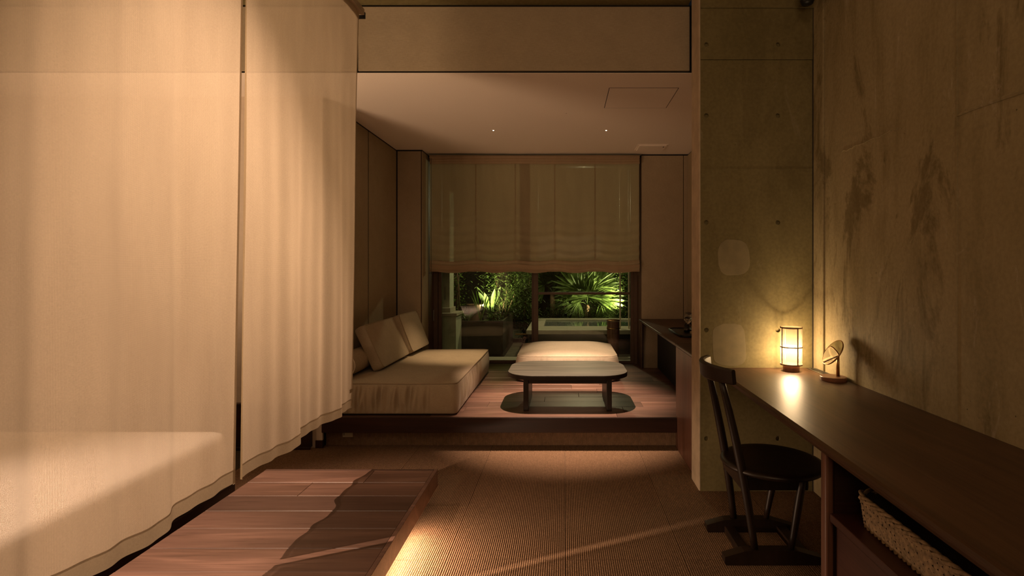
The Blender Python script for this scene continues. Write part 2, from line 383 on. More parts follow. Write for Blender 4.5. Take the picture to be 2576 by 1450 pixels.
M_EDGE = sheer('linen_gauze_turned_shaded', (0.40, 0.31, 0.19), 0.0, 0.10, axes='YZ')  # turned cloth darkened, carrying the shade at the slit in its colour
M_BLIND = sheer('blind_gauze', (0.50, 0.405, 0.25), 0.16, 0.35, axes='XZ')
M_BLINDH = sheer('blind_gauze_double', (0.46, 0.34, 0.22), 0.02, 0.25, axes='XZ')
M_FRAME = plain('bronze_frame', (0.085, 0.045, 0.025), 0.5, var=0.1)
M_GLASS = pane_glass('window_glass')
M_METAL = plain('brushed_metal', (0.35, 0.33, 0.30), 0.35, 1.0)
M_DKMET = plain('black_metal', (0.02, 0.02, 0.02), 0.4, 0.6)
M_BRASS = plain('aged_brass', (0.45, 0.25, 0.10), 0.35, 1.0)
M_PALE = plain('pale_plastic', (0.42, 0.36, 0.24), 0.6, var=0.03)
M_MIRROR = plain('mirror_silver', (0.92, 0.90, 0.85), 0.02, 1.0, var=0, bmp=0)
M_WARMW = wood('teak', (0.16, 0.065, 0.030), (0.30, 0.13, 0.07), 0.45, 'X', vary=0.05)
M_BANDW = plain('lamp_band', (0.22, 0.13, 0.07), 0.6)
M_BED = woven('bed_linen', (0.84, 0.78, 0.70), sc=1.0, bmp=0.12, axes='XY')
M_WHITEW = plain('bedroom_plaster', (0.62, 0.52, 0.42), 0.9, var=0.04)
M_STONE = plain('garden_stone', (0.10, 0.085, 0.05), 0.8, var=0.3, sc=8, bmp=0.4)
M_TUB = plain('pale_tub_stone', (0.42, 0.38, 0.27), 0.6, var=0.1, sc=10, bmp=0.15)
M_PLANT = plain('planter_bronze', (0.045, 0.028, 0.015), 0.6, var=0.4, sc=6)
M_GWALL = plain('green_render', (0.46, 0.48, 0.33), 0.85, var=0.12, sc=14, bmp=0.3)
M_SOIL = plain('soil', (0.04, 0.028, 0.016), 0.95, sc=50, bmp=0.6)
M_LEAF = leafmat('leaf_green', (0.060, 0.105, 0.020), (0.150, 0.215, 0.055))
M_LEAFD = leafmat('leaf_dark', (0.035, 0.060, 0.014), (0.085, 0.120, 0.032), 0.25)
M_LEAFL = leafmat('leaf_lime', (0.14, 0.28, 0.05), (0.30, 0.42, 0.11))
M_STEM = plain('stem_brown', (0.16, 0.10, 0.05), 0.8)
M_CLAY = plain('clay_pot', (0.30, 0.20, 0.13), 0.85, var=0.2, sc=20)

def carpetmat():
    m, nt, b = nmat('sisal_rib'); g = coords(nt, (30, 260, 30)); n = noise(nt, g, 1.0, 3, 0.6)
    n2 = noise(nt, coords(nt), 3.0, 3); n4 = noise(nt, coords(nt, (420, 160, 420)), 1.0, 2)
    c = ramp(nt, n4, [(0.35, (0.120, 0.068, 0.036)), (0.65, (0.30, 0.185, 0.110))])
    c = mix(nt, 0.6, c, mix(nt, 1.0, c, ramp(nt, n, [(0.3, (.6,)*3), (0.7, (1.25,)*3)]), 'MULTIPLY'))
    c = mix(nt, 0.3, c, mix(nt, 1.0, c, ramp(nt, n2, [(0.3, (.75,)*3), (0.7, (1.1,)*3)]), 'MULTIPLY'))
    oi = nt.nodes.new('ShaderNodeObjectInfo'); hv = node(nt, 'ShaderNodeHueSaturation'); mr = node(nt, 'ShaderNodeMapRange')
    mr.inputs['To Min'].default_value = 0.92; mr.inputs['To Max'].default_value = 1.06
    nt.links.new(oi.outputs['Random'], mr.inputs[0]); nt.links.new(mr.outputs[0], hv.inputs['Value']); nt.links.new(c, hv.inputs['Color'])
    nt.links.new(hv.outputs[0], b.inputs['Base Color']); b.inputs['Roughness'].default_value = 0.9; b.inputs['Specular IOR Level'].default_value = 0.25
    bump(nt, b, n, 0.6, 0.0015); return m
M_CARPET = carpetmat()

# ================================================================== SETTING
ZP = 0.21      # platform level
YB = 5.453; YL = 5.25; YW = 5.73; XL = -1.646; XR = 1.266; ZC = 2.40; YBK = 3.21
XRW = 1.382; YPR = 2.93; ZH = 3.6
# ---- carpet
floor = obj('floor', box(-3.8, 1.6, -1.4, 6.0, -0.10, -0.006), M_SOIL, None, kind='structure')
def rib_mesh(w, l, nr, axis='XY', amp=0.0034, name='carpet_tile'):
    bm = bmesh.new(); prof = []
    p = w/nr
    for i in range(nr):
        for f, z in ((0.0, 0.0), (0.16, 0.62), (0.34, 0.97), (0.5, 1.0), (0.66, 0.97), (0.84, 0.62)): prof.append(((i+f)*p, z*amp))
    prof.append((w, 0.0))
    A = [bm.verts.new((x, 0.001, z)) for x, z in prof]; B = [bm.verts.new((x, l-0.001, z)) for x, z in prof]
    for i in range(len(prof)-1): bm.faces.new((A[i], A[i+1], B[i+1], B[i]))
    a0 = bm.verts.new((0, 0.001, -0.006)); a1 = bm.verts.new((w, 0.001, -0.006)); b0 = bm.verts.new((0, l-0.001, -0.006)); b1 = bm.verts.new((w, l-0.001, -0.006))
    bm.faces.new([a0, a1]+A[::-1]); bm.faces.new([b1, b0]+B); bm.faces.new((a0, A[0], B[0], b0)); bm.faces.new((a1, b1, B[-1], A[-1])); bm.faces.new((a0, b0, b1, a1))
    me = bpy.data.meshes.new(name); bm.to_mesh(me); bm.free(); me.materials.append(M_CARPET); return me
tm = rib_mesh(0.4985, 0.5, 55)
for i in range(-4, 3):
    for j in range(0, 5):
        o = bpy.data.objects.new('carpet_tile', tm); COL.objects.link(o); o.parent = floor
        o.location = (0.009+0.5*i, 1.236+0.5*j, R.uniform(-0.0006, 0.0004)-0.0034)
# ---- low deck (near)
XD = -0.635
deck = sroot('floor_deck', (-1.5, 2.69, 0))
def planks(root, x0, x1, y0, y1, zt, th, wdt, mat, seed, split=1.15):
    rr = random.Random(seed); y = y1
    while y > y0+0.01:
        ya = max(y0, y-wdt); x = x0; k = rr.uniform(0.25, 1.0)
        cuts = []
        while x < x1-0.02:
            xe = min(x1, x+split*k*rr.uniform(0.8, 1.15)); k = 1.0
            if x1-xe < 0.18: xe = x1
            cuts.append((x, xe)); x = xe
        for a, b in cuts:
            dz = rr.uniform(-0.0005, 0.0005)
            obj('plank', box(a+0.0006, b-0.0006, ya+0.0008, y-0.0008, zt-th+dz, zt+dz, 0.0016, 1), mat, root)
        y = ya
planks(deck, -1.50, XD-0.018, 1.2, 2.672, ZP, 0.02, 0.149, M_DECK, 3, 1.3)
obj('deck_edge', box(XD-0.018, XD, 1.1, 2.69, ZP-0.084, ZP+0.0006, 0.002), M_DECK, deck)
obj('deck_edge', box(-1.50, XD-0.018, 2.672, 2.69, ZP-0.084, ZP+0.0006, 0.002), M_DECK, deck)
obj('deck_base', box(-1.50, XD-0.02, 1.15, 2.672, ZP-0.082, ZP-0.021), M_DARKW, deck)
obj('deck_plinth', box(-1.45, XD-0.16, 1.15, 2.50, 0.0, ZP-0.082), M_BLACK, deck)
# ---- alcove platform
plat = sroot('floor_alcove', (0, 3.62, 0))
planks(plat, XL, XR, 3.642, YW-0.03, ZP, 0.02, 0.149, M_DECK, 9, 1.2)
obj('platform_base', box(XL, XR, 3.70, YW-0.03, 0.0, ZP-0.021), M_BLACK, plat)
obj('fascia', box(XL, 0.768, 3.62, 3.641, ZP-0.102, ZP+0.0006, 0.0015), M_DARKW, plat)
rm = rib_mesh(2.43, 0.112, 268, amp=0.003, name='riser_carpet')
o = bpy.data.objects.new('riser_carpet', rm); COL.objects.link(o); o.parent = plat; o.location = (XL, 3.69-3.62, 0); o.rotation_euler = (PI/2, 0, 0)
obj('door_sill', box(-1.40, 0.82, YW-0.03, YW+0.06, 0.15, ZP-0.002, 0.002), M_FRAME, plat)
# ---- right concrete wall
wr = obj('wall_right', box(XRW, XRW+0.2, -1.4, YPR, -0.1, ZH), M_CONC, None, kind='structure')
obj('corner_strip', box(XRW-0.012, XRW+0.05, YPR-0.115, YPR-0.004, 0, ZH, 0.004), M_CONC, wr)
# form joints as proud fins
fin = bmesh.new()
tube([(XRW, 2.65-0.45*k/18, 1.803+0.006*math.sin(k*2.1)*math.sin(k*0.9)) for k in range(19)], [0.0015+0.0035*abs(math.sin(k*1.3)) for k in range(19)], 6, bm=fin)
tube([(XRW, 1.87, 1.76), (XRW, 1.8, 1.763), (XRW, 1.72, 1.76), (XRW, 1.6, 1.757), (XRW, 1.5, 1.76), (XRW, 1.2, 1.76)], [0.004, .007, .006, .009, .007, .007], 6, bm=fin)
obj('form_joint', fin, M_CONC, wr)
obj('form_joint', box(XRW-0.003, XRW+0.01, 1.868, 1.873, 0.68, ZH), M_CONC, wr)
# ---- concrete pier with recessed tie holes (real holes)
def cut_holes(o, holes, r, depth, axis='Y'):
    cb = bmesh.new()
    for (x, y, z) in holes:
        b2 = bmesh.new(); bmesh.ops.create_cone(b2, cap_ends=True, segments=28, radius1=r, radius2=r*0.86, depth=depth*2)
        merge(cb, b2, Matrix.Translation((x, y, z)) @ Matrix.Rotation(-PI/2, 4, 'X'))
    me = bpy.data.meshes.new('cut'); cb.to_mesh(me); cb.free(); c = bpy.data.objects.new('cut', me); COL.objects.link(c)
    md = o.modifiers.new('b', 'BOOLEAN'); md.object = c; md.operation = 'DIFFERENCE'; md.solver = 'EXACT'
    dg = bpy.context.evaluated_depsgraph_get(); nm = bpy.data.meshes.new_from_object(o.evaluated_get(dg)); o.modifiers.clear()
    o.data = nm; bpy.data.objects.remove(c); bpy.data.meshes.remove(me)
def pz(py, Y): return EYE-(py-VY)*Y/F
def px_(px, Y): return (px-VX)*Y/F
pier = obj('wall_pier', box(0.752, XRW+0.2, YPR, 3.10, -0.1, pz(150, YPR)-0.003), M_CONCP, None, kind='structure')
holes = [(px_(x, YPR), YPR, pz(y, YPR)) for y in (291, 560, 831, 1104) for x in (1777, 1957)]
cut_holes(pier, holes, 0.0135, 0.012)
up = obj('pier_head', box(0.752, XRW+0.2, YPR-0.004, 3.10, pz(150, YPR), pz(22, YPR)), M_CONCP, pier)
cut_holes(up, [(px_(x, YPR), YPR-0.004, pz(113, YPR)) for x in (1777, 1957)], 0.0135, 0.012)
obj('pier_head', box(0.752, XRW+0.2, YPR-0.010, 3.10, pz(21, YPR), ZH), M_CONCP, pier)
obj('form_joint', box(0.756, XRW, YPR-0.0015, YPR+0.01, pz(427, YPR), pz(425, YPR)), M_CONCP, pier)
obj('pier_edge', box(0.744, 0.7535, YPR-0.001, 3.10, 0.0, ZH, 0.003), M_CONCE, pier)
obj('form_joint', box(XRW-0.014, XRW-0.007, YPR-0.009, YPR+0.02, 0, ZH, 0.002), M_BLACK, pier)
def patch(cx, cz, w_, h_, seed, sq=0.0):
    rr = random.Random(seed); bm = bmesh.new(); n = 40; A = []; B = []
    for k in range(n):
        a = 2*PI*k/n; s = 1+0.10*mnoise.noise(Vector((math.cos(a)*1.1+seed, math.sin(a)*1.1, 0)))+0.03*mnoise.noise(Vector((math.cos(a)*5+seed, math.sin(a)*5, 2)))
        c, d = math.cos(a), math.sin(a); p = 2.0/(2.6+sq)
        X = abs(c)**p*math.copysign(1, c)*w_*s; Z = abs(d)**p*math.copysign(1, d)*h_*s
        A.append(bm.verts.new((cx+X, YPR-0.0005, cz+Z))); B.append(bm.verts.new((cx+X*1.02, YPR+0.001, cz+Z*1.02)))
    bm.faces.new(A)
    for k in range(n): bm.faces.new((A[k], A[(k+1) % n], B[(k+1) % n], B[k]))
    return bm
obj('plaster_patch', patch(px_(1846, YPR), pz(648, YPR), 0.088, 0.098, 3), M_PATCH, pier)
obj('plaster_patch', patch(px_(1834, YPR), pz(868, YPR), 0.090, 0.115, 8, 1.0), M_PATCH, pier)
# beam over the opening
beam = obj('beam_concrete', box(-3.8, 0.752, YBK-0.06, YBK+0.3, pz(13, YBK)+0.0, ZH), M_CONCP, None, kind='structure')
# ---- bulkhead panel
bulk = sroot('wall_bulkhead', (0, YBK, 0))
zb0, zb1 = ZC, pz(13, YBK)
obj('bulkhead_core', box(-3.8, 0.772, YBK+0.004, YBK+0.05, zb0, zb1), M_BLACK, bulk)
obj('wall_panel', box(-1.235, 0.757, YBK-0.010, YBK+0.004, zb0+0.015, zb1-0.014, 0.001), M_WALLF, bulk)
obj('wall_panel', box(-3.7, -1.245, YBK-0.010, YBK+0.004, zb0+0.015, zb1-0.014, 0.001), M_WALLF, bulk)
# ---- alcove ceiling with hatch, vent and downlights
ceil = obj('ceiling', box(-3.8, 1.6, YBK+0.05, YB+0.3, ZC, ZC+0.02), M_CEIL, None, kind='structure')
obj('ceiling_lip', box(-3.8, 1.6, YBK-0.008, YBK+0.052, ZC-0.0005, ZC+0.002), M_CEIL, ceil)
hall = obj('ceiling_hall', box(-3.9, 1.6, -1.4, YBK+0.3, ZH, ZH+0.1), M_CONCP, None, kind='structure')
hx0, hx1, hy0, hy1 = 0.295, 0.749, 3.46, 3.89
g = bmesh.new()
for a in ((hx0, hx1, hy0, hy0+0.003), (hx0, hx1, hy1-0.003, hy1), (hx0, hx0+0.004, hy0, hy1), (hx1-0.004, hx1, hy0, hy1)): box(*a, ZC-0.0012, ZC+0.004, bm=g)
hatch = thing('access_hatch', 'square access panel set flush in the alcove ceiling', 'hatch', (0.52, 3.67, ZC))
obj('gap_frame', g, M_BLACK, hatch)
obj('panel', box(hx0+0.004, hx1-0.004, hy0+0.003, hy1-0.003, ZC-0.0016, ZC+0.004, 0.0005), M_CEIL, hatch)
vent = thing('ceiling_vent', 'flat white ventilation cover on the alcove ceiling near the window', 'vent', (0.84, 5.14, ZC))
obj('cover', box(0.715, 0.975, 5.03, 5.25, ZC-0.014, ZC-0.004, 0.004), M_CEIL, vent)
obj('frame', box(0.70, 0.99, 5.015, 5.265, ZC-0.005, ZC+0.001, 0.001), M_CEIL, vent)
obj('indicator', box(0.945, 0.955, 5.06, 5.09, ZC-0.016, ZC-0.013), M_DKMET, vent)
def downlight(x, y, label, r=0.016):
    t = thing('downlight', label, 'downlight', (x, y, ZC), 'alcove downlights')
    obj('trim_ring', lathe([(r, 0.0), (r, -0.002), (r+0.005, -0.002), (r+0.006, 0.0)], (x, y, ZC), 28), M_CEIL, t, True)
    obj('reflector', lathe([(r, -0.001), (r*0.75, 0.010), (r*0.5, 0.013), (0, 0.013)], (x, y, ZC-0.0015), 28), M_METAL, t, True)
    if r > 0.01: obj('lens', lathe([(0, -0.0045), (0.0045, -0.0035), (0.005, 0.0)], (x+0.004, y, ZC), 16), emis('downlight_lens', (1.0, 0.8, 0.55), 6), t, True)
downlight(-0.60, 4.52, 'pinhole downlight in the alcove ceiling, above the sofa side')
downlight(0.357, 4.52, 'pinhole downlight in the alcove ceiling, above the ottoman side')
downlight(0.02, 4.02, 'tiny pinhole downlight straight above the low coffee table', 0.004)
# ---- alcove left wall, column, reveal
wl = sroot('wall_left', (XL, 4.4, 0))
obj('wall_core', box(XL-0.042, XL-0.006, 3.66, YL+0.2, 0, ZC), M_BLACK, wl)
for a, b in ((3.655, 4.482), (4.505, YL-0.012)):
    obj('wall_panel', box(XL-0.010, XL, a, b, ZP, ZC-0.015, 0.0012), M_WALLFY, wl)
obj('end_panel', box(XL-0.045, XL-0.001, 3.638, 3.656, 0.052, ZC, 0.001), M_WHITEW, wl)
obj('end_baseboard', box(XL-0.047, XL+0.002, 3.630, 3.652, 0.0, 0.052, 0.001), M_DARKW, wl)
wb = sroot('wall_back', (0, YB, 0))
obj('wall_core', box(XL-0.04, -1.398, YL+0.008, YW+0.05, 0, ZC), M_BLACK, wb)
obj('wall_panel', box(XL+0.008, -1.408, YL, YL+0.010, ZP, ZC-0.015, 0.0012), M_WALLF, wb)
obj('wall_panel', box(-1.400, -1.392, YL+0.002, YB+0.02, ZP, ZC-0.015, 0.0012), M_WALLFY, wb)
obj('reveal_lining', box(-1.400, -1.388, YB+0.02, YW, ZP, ZC-0.03, 0.001), M_FRAME, wb)
obj('wall_core', box(0.80, XR+0.3, YB+0.01, YW+0.05, 0, ZC), M_BLACK, wb)
obj('wall_panel', box(0.797, 1.224, YB, YB+0.012, ZP, ZC-0.015, 0.0012), M_WALLF, wb)
obj('wall_panel', box(1.230, XR+0.02, YB, YB+0.012, ZP, ZC-0.015, 0.0012), M_WALLF, wb)
obj('reveal_lining', box(0.788, 0.800, YB+0.005, YW, ZP, ZC-0.03, 0.001), M_FRAME, wb)
obj('lintel', box(XL, XR, YB+0.07, YW+0.05, ZC-0.04, ZC+0.02), M_BLACK, wb)
wra = sroot('wall_right_alcove', (XR, 4.2, 0))
obj('wall_core', box(XR+0.012, XR+0.3, 3.10, YW, 0, ZC), M_BLACK, wra)
obj('wall_panel', box(XR, XR+0.012, 3.10, YB-0.002, ZP, ZC-0.015, 0.001), M_WALLFY, wra)
# ---- bedroom shell behind the curtain
obj('wall_bedroom_back', box(-3.8, XL-0.046, 3.64, 3.74, 0.0, ZC), M_WHITEW, None, kind='structure')
obj('wall_bedroom_left', box(-3.9, -3.8, -1.4, 3.8, -0.1, ZH), M_WHITEW, None, kind='structure')
obj('wall_front', box(-3.9, 1.6, -1.5, -1.4, -0.1, ZH), M_CONC, None, kind='structure')
led = thing('headboard_ledge', 'low dark walnut ledge along the bedroom wall behind the curtains', 'ledge', (-2.4, 3.6, 0))
obj('front_board', box(-3.78, -1.715, 3.60, 3.638, 0.012, 0.31, 0.002), M_DARKW, led)
obj('toe_strip', box(-3.78, -1.712, 3.594, 3.60, 0.0, 0.018, 0.001), M_DARKW, led)

# ================================================================== WINDOW
win = sroot('window_1', (0, YW, ZP))
def fr(n, x0, x1, z0, z1, y0=YW-0.02, y1=YW+0.02, m=M_FRAME): return obj(n, box(x0, x1, y0, y1, z0, z1, 0.003), m, win)
ZW = 2.36
fr('window_frame', -1.39, -1.345, ZP-0.002, ZW, YW-0.05, YW+0.04)
fr('sash_stile', -1.345, -1.309, ZP, ZW)
fr('sash_stile', -0.345, -0.300, ZP, ZW, YW-0.002, YW+0.03)
fr('sash_stile', -0.324, -0.272, ZP, ZW, YW-0.045, YW-0.008)
fr('sash_stile', 0.714, 0.752, ZP, ZW, YW-0.045, YW-0.008)
fr('window_frame', 0.752, 0.788, ZP-0.002, ZW, YW-0.05, YW+0.04)
fr('window_frame', -1.345, 0.752, ZW-0.04, ZW, YW-0.05, YW+0.04)
fr('sash_rail', -1.31, -0.34, ZP, ZP+0.03, YW-0.002, YW+0.02)
fr('sash_rail', -0.28, 0.72, ZP, ZP+0.03, YW-0.045, YW-0.012)
fr('sash_rail', -0.272, 0.714, 0.950, 0.976, YW-0.042, YW-0.012)
obj('glass_pane', box(-1.31, -0.34, YW+0.010, YW+0.014, ZP+0.03, ZW-0.04), M_GLASS, win)
obj('glass_pane', box(-0.273, 0.715, YW-0.030, YW-0.026, ZP+0.03, ZW-0.04), M_GLASS, win)
hd = obj('sash_handle', box(-1.386, -1.378, YW-0.075, YW-0.045, 0.67, 0.79, 0.003), M_METAL, win)

# ================================================================== ROMAN BLIND
BX0, BX1, BYY = -1.362, 0.770, YB-0.035
bl = thing('roman_blind', 'sheer brown linen roman blind half lowered over the garden window', 'blind', (0, BYY, 2.38))
CORDX = [px_(p, BYY) for p in (1198, 1297, 1396, 1497)]
def swag(x):
    """0 at cords, 1 between them"""
    xs = [BX0]+CORDX+[BX1]
    for a, b in zip(xs, xs[1:]):
        if a <= x <= b: return math.sin(PI*(x-a)/(b-a))**1.2
    return 0
def blind_sheet(z0f, z1f, nx, nz, yo, amp, folds, mat, name, parent):
    bm = bmesh.new(); rows = []
    for j in range(nz+1):
        v = j/nz; row = []
        for i in range(nx+1):
            x = BX0+(BX1-BX0)*i/nx; z = z0f(x)*(1-v)+z1f(x)*v
            y = BYY+yo+amp*math.sin(folds*v*2*PI+0.8*math.sin(3*x))*(0.5+0.5*mnoise.noise(Vector((x*2, v*6, 1))))
            row.append(bm.verts.new((x, y, z)))
        rows.append(row)
    for j in range(nz):
        for i in range(nx): bm.faces.new((rows[j][i], rows[j][i+1], rows[j+1][i+1], rows[j+1][i]))
    return obj(name, bm, mat, parent, True)
zt, zbm = pz(392, BYY), pz(690, BYY)
zs0 = pz(655, BYY)
def sheet_fold(): # main cloth with crumple lines near the bottom
    bm = bmesh.new(); rows = []; nx, nz = 150, 110
    for j in range(nz+1):
        v = j/nz; row = []
        for i in range(nx+1):
            x = BX0+(BX1-BX0)*i/nx; s = swag(x)
            z = zs0-0.010*s+(zt-zs0)*v
            lo = max(0.0, 1-v*1.9)
            y = BYY+0.004+0.011*lo*math.sin((v*11+0.18*s)*2*PI)+0.003*mnoise.noise(Vector((x*5, v*4, 3)))
            row.append(bm.verts.new((x, y, z)))
        rows.append(row)
    for j in range(nz):
        for i in range(nx): bm.faces.new((rows[j][i], rows[j][i+1], rows[j+1][i+1], rows[j+1][i]))
    return bm
obj('cloth', sheet_fold(), M_BLIND, bl, True)
f1 = lambda x: pz(684, BYY)-0.026*swag(x)+0.012
f2 = lambda x: pz(655, BYY)-0.012*swag(x)
blind_sheet(f1, f2, 150, 16, -0.014, 0.010, 2.2, M_BLINDH, 'bottom_fold', bl)
f3 = lambda x: pz(676, BYY)-0.020*swag(x)+0.006
blind_sheet(f3, lambda x: pz(665, BYY)-0.014*swag(x), 150, 6, -0.026, 0.004, 1.0, M_BLINDH, 'bottom_fold', bl)
blind_sheet(lambda x: pz(414, BYY)+0.004*mnoise.noise(Vector((x*3, 0, 0))), lambda x: zt, 150, 18, -0.018, 0.006, 3.4, M_BLINDH, 'heading_fold', bl)
obj('head_rail', box(BX0-0.006, BX1+0.004, BYY+0.006, BYY+0.035, zt-0.03, zt+0.008, 0.003), M_DKMET, bl)
for x in CORDX:
    obj('lift_tape', box(x-0.006, x+0.006, BYY+0.013, BYY+0.015, zs0, zt-0.02), M_BLINDH, bl)
obj('lift_cord', tube([(BX0+0.02, BYY-0.03, zt-0.03), (BX0+0.02, BYY-0.03, pz(690, BYY))], 0.0022, 6), M_DKMET, bl)
obj('lift_cord', tube([(BX0+0.005, BYY-0.03, zt-0.03), (BX0+0.005, BYY-0.03, pz(690, BYY))], 0.0016, 6), M_DKMET, bl)
obj('bottom_bar', box(BX0-0.004, BX1, BYY-0.006, BYY+0.002, pz(684, BYY), pz(678, BYY), 0.001), M_BLINDH, bl)

# ================================================================== CURTAINS
XC = -1.10; ZHEM = 0.505; ZTOP = 2.585
def cx_(y, z, seed):
    """gentle standing folds; deeper towards the hem"""
    t = (ZTOP-z)/(ZTOP-ZHEM); d = 0.25+0.75*t
    d *= min(1.0, abs(y-1.82)/0.16)
    s = 0.026*math.sin(y*14.5+seed)+0.013*math.sin(y*31+1.7*seed)+0.007*math.sin(y*63+seed*3+1.2*t)
    return XC+d*s*0.55+0.010*min(1.0, abs(y-1.82)/0.16)*mnoise.noise(Vector((y*4, z*0.9, seed)))
def curtain(name, y0t, y1t, y0b, y1b, seed, label):
    t = thing(name, label, 'curtain', (XC, (y0t+y1t)/2, ZTOP), 'linen curtains dividing the bed from the room')
    ny = int((y1t-y0t)/0.006); HB = 0.045
    def sheet(za, zb, nz, off, thick=False):
        bm = bmesh.new(); rows = []
        for j in range(nz+1):
            v = j/nz; row = []
            for i in range(ny+1):
                u = i/ny
                zz0 = ZHEM+0.004*math.sin(u*(y1t-y0t)*9+seed)
                z = zz0+za*(1-v)+(zb)*v if zb is not None else zz0+za+(ZTOP-zz0-za)*v
                tt = (ZTOP-z)/(ZTOP-ZHEM); tt = max(0, tt)
                y = (y0t+(y1t-y0t)*u)*(1-tt)+(y0b+(y1b-y0b)*u)*tt
                x = cx_(y, z, seed)+off
                # threadlike tucks
                row.append(bm.verts.new((x, y, z)))
            rows.append(row)
        for j in range(nz):
            for i in range(ny): bm.faces.new((rows[j][i], rows[j][i+1], rows[j+1][i+1], rows[j+1][i]))
        return bm
    obj('cloth', sheet(HB-0.002, None, 60, 0.0), M_CURT, t, True)
    obj('hem', sheet(0.0, HB, 6, 0.0015), M_HEM, t, True)
    # narrow stitched side hems
    for ed, sg in ((y0t, 0), (y1t, 1)):
        bm = bmesh.new(); rows = []
        for j in range(61):
            v = j/60; z = ZHEM+(ZTOP-ZHEM)*v; tt = 1-v
            yt = y0t if sg == 0 else y1t; yb = y0b if sg == 0 else y1b
            y = yt*(1-tt)+yb*tt
            if sg == 0: a_, b_ = (cx_(y, z, seed), y, z), (cx_(y, z, seed)+0.0075+0.002*math.sin(z*5), y-0.002, z)   # hem turned towards the room
            else: a_, b_ = (cx_(y, z, seed)+0.002, y, z), (cx_(y-0.012, z, seed)+0.002, y-0.012, z)
            rows.append([bm.verts.new(a_), bm.verts.new(b_)])
        for j in range(60): bm.faces.new((rows[j][0], rows[j][1], rows[j+1][1], rows[j+1][0]))
        obj('side_hem', bm, M_EDGE if sg == 0 else M_HEM, t, True)
    # heading
    hb = bmesh.new()
    P = [(cx_(y0t+(y1t-y0t)*i/120, ZTOP, seed), y0t+(y1t-y0t)*i/120) for i in range(121)]
    for (x, y), (x2, y2) in zip(P, P[1:]):
        vs = [hb.verts.new(p) for p in ((x+0.004, y, ZTOP-0.02), (x2+0.004, y2, ZTOP-0.02), (x2+0.004, y2, ZTOP+0.012), (x+0.004, y, ZTOP+0.012))]; hb.faces.new(vs)
        vs = [hb.verts.new(p) for p in ((x-0.004, y, ZTOP-0.02), (x2-0.004, y2, ZTOP-0.02), (x2-0.004, y2, ZTOP+0.012), (x-0.004, y, ZTOP+0.012))]; hb.faces.new(vs)
    bmesh.ops.remove_doubles(hb, verts=hb.verts, dist=0.0001)
    obj('heading_tape', hb, M_HEM, t, True)
    return t
c1 = curtain('curtain', 0.35, 1.836, 0.35, 1.776, 0.6, 'tall backlit linen curtain panel filling the near side, running out of frame')
c2 = curtain('curtain', 1.854, 2.868, 1.812, 2.772, 2.3, 'narrower backlit linen curtain panel ending beside the sofa, past the slit')
obj('care_tag', box(XC+0.030, XC+0.032, 2.66, 2.70, 0.60, 0.618), M_HEM, c2)
crl = thing('curtain_rail', 'flat grey curtain rail carrying the linen curtains below the ceiling', 'rail', (XC, 1.5, 2.6))
obj('rail', box(XC-0.022, XC+0.022, -0.2, 2.885, ZTOP+0.012, ZTOP+0.045, 0.003), M_CONCE, crl)
obj('end_cap', box(XC-0.018, XC+0.024, 2.885, 2.895, ZTOP-0.005, ZTOP+0.03, 0.002), M_DKMET, crl)
for y in (0.3, 1.2, 2.1, 2.8): obj('hanger', tube([(XC, y, ZTOP+0.045), (XC, y, ZH)], 0.005, 8), M_DKMET, crl)

# ================================================================== BED behind the curtain
bed = thing('bed', 'wide low bed with pale linen seen through the curtain', 'bed', (-2.6, 1.2, 0))
o = obj('mattress', softbox(-3.6, -1.60, 0.2, 2.55, 0.19, 0.45, 0.06, 0.015, bulge=0.012, er=0.03, step=0.03), M_BED, bed, True)
obj('bed_base', box(-3.62, -1.59, 0.15, 2.58, 0.0, 0.188, 0.004), M_DARKW, bed)

# ================================================================== SOFA
rp = random.Random(5)
PH = [(rp.uniform(0, 6.28), rp.uniform(.6, 1.4)) for _ in range(12)]
def pleat_fn(front_lo, front_hi, side_lo, side_hi, amp, y0, x1):
    def fn(i, N, px, py, nx, ny, t):
        if ny < -0.9:   # front side
            s = px; e = min(1, max(0, (front_hi-s)/0.08))*min(1, max(0, (s-front_lo)/0.05))
        elif nx > 0.9:
            s = py; e = min(1, max(0, (side_hi-s)/0.1))*min(1, max(0, (s-side_lo)/0.05))*0.7
        else: return 0.0
        v = 0
        for k, (f, ph) in enumerate(((62, .3), (97, 1.1), (151, 2.2), (38, 4.0))):
            v += math.sin(s*f+ph+1.2*math.sin(t*2.2+k))*(1, .8, .45, .5)[k]
        v += 1.2*mnoise.noise(Vector((s*9, t*0.8, 2)))
        return amp*e*(-abs(v)**1.2+0.6)
    return fn
sofa = thing('sofa', 'low beige linen daybed sofa with gathered sides on the raised oak floor', 'sofa', (-1.19, 4.45, ZP))
SX1 = -0.735
obj('seat_cushion', softbox(XL+0.012, SX1, 3.665, 5.235, ZP+0.012, 0.432, 0.045, 0.022, bulge=0.010, er=0.010,
    pleat=pleat_fn(-1.7, -0.90, 3.75, 4.75, 0.0115, 3.66, SX1), step=0.0045), M_SOFA, sofa, True)
P, _ = rrect(XL+0.012+0.002, SX1-0.002, 3.667, 5.233, 0.045, 0.02)
obj('piping', tube([(x, y, 0.4315+0.0012*math.sin(9*(x+y))) for x, y in P], 0.0036, 6, closed=True), M_PIPE, sofa, True)
for x in (-1.58, -0.80):
    for y in (3.75, 5.15): obj('foot', lathe([(0.0, 0), (0.02, 0), (0.022, 0.014), (0, 0.014)], (x, y, ZP), 16), M_BLACK, sofa)
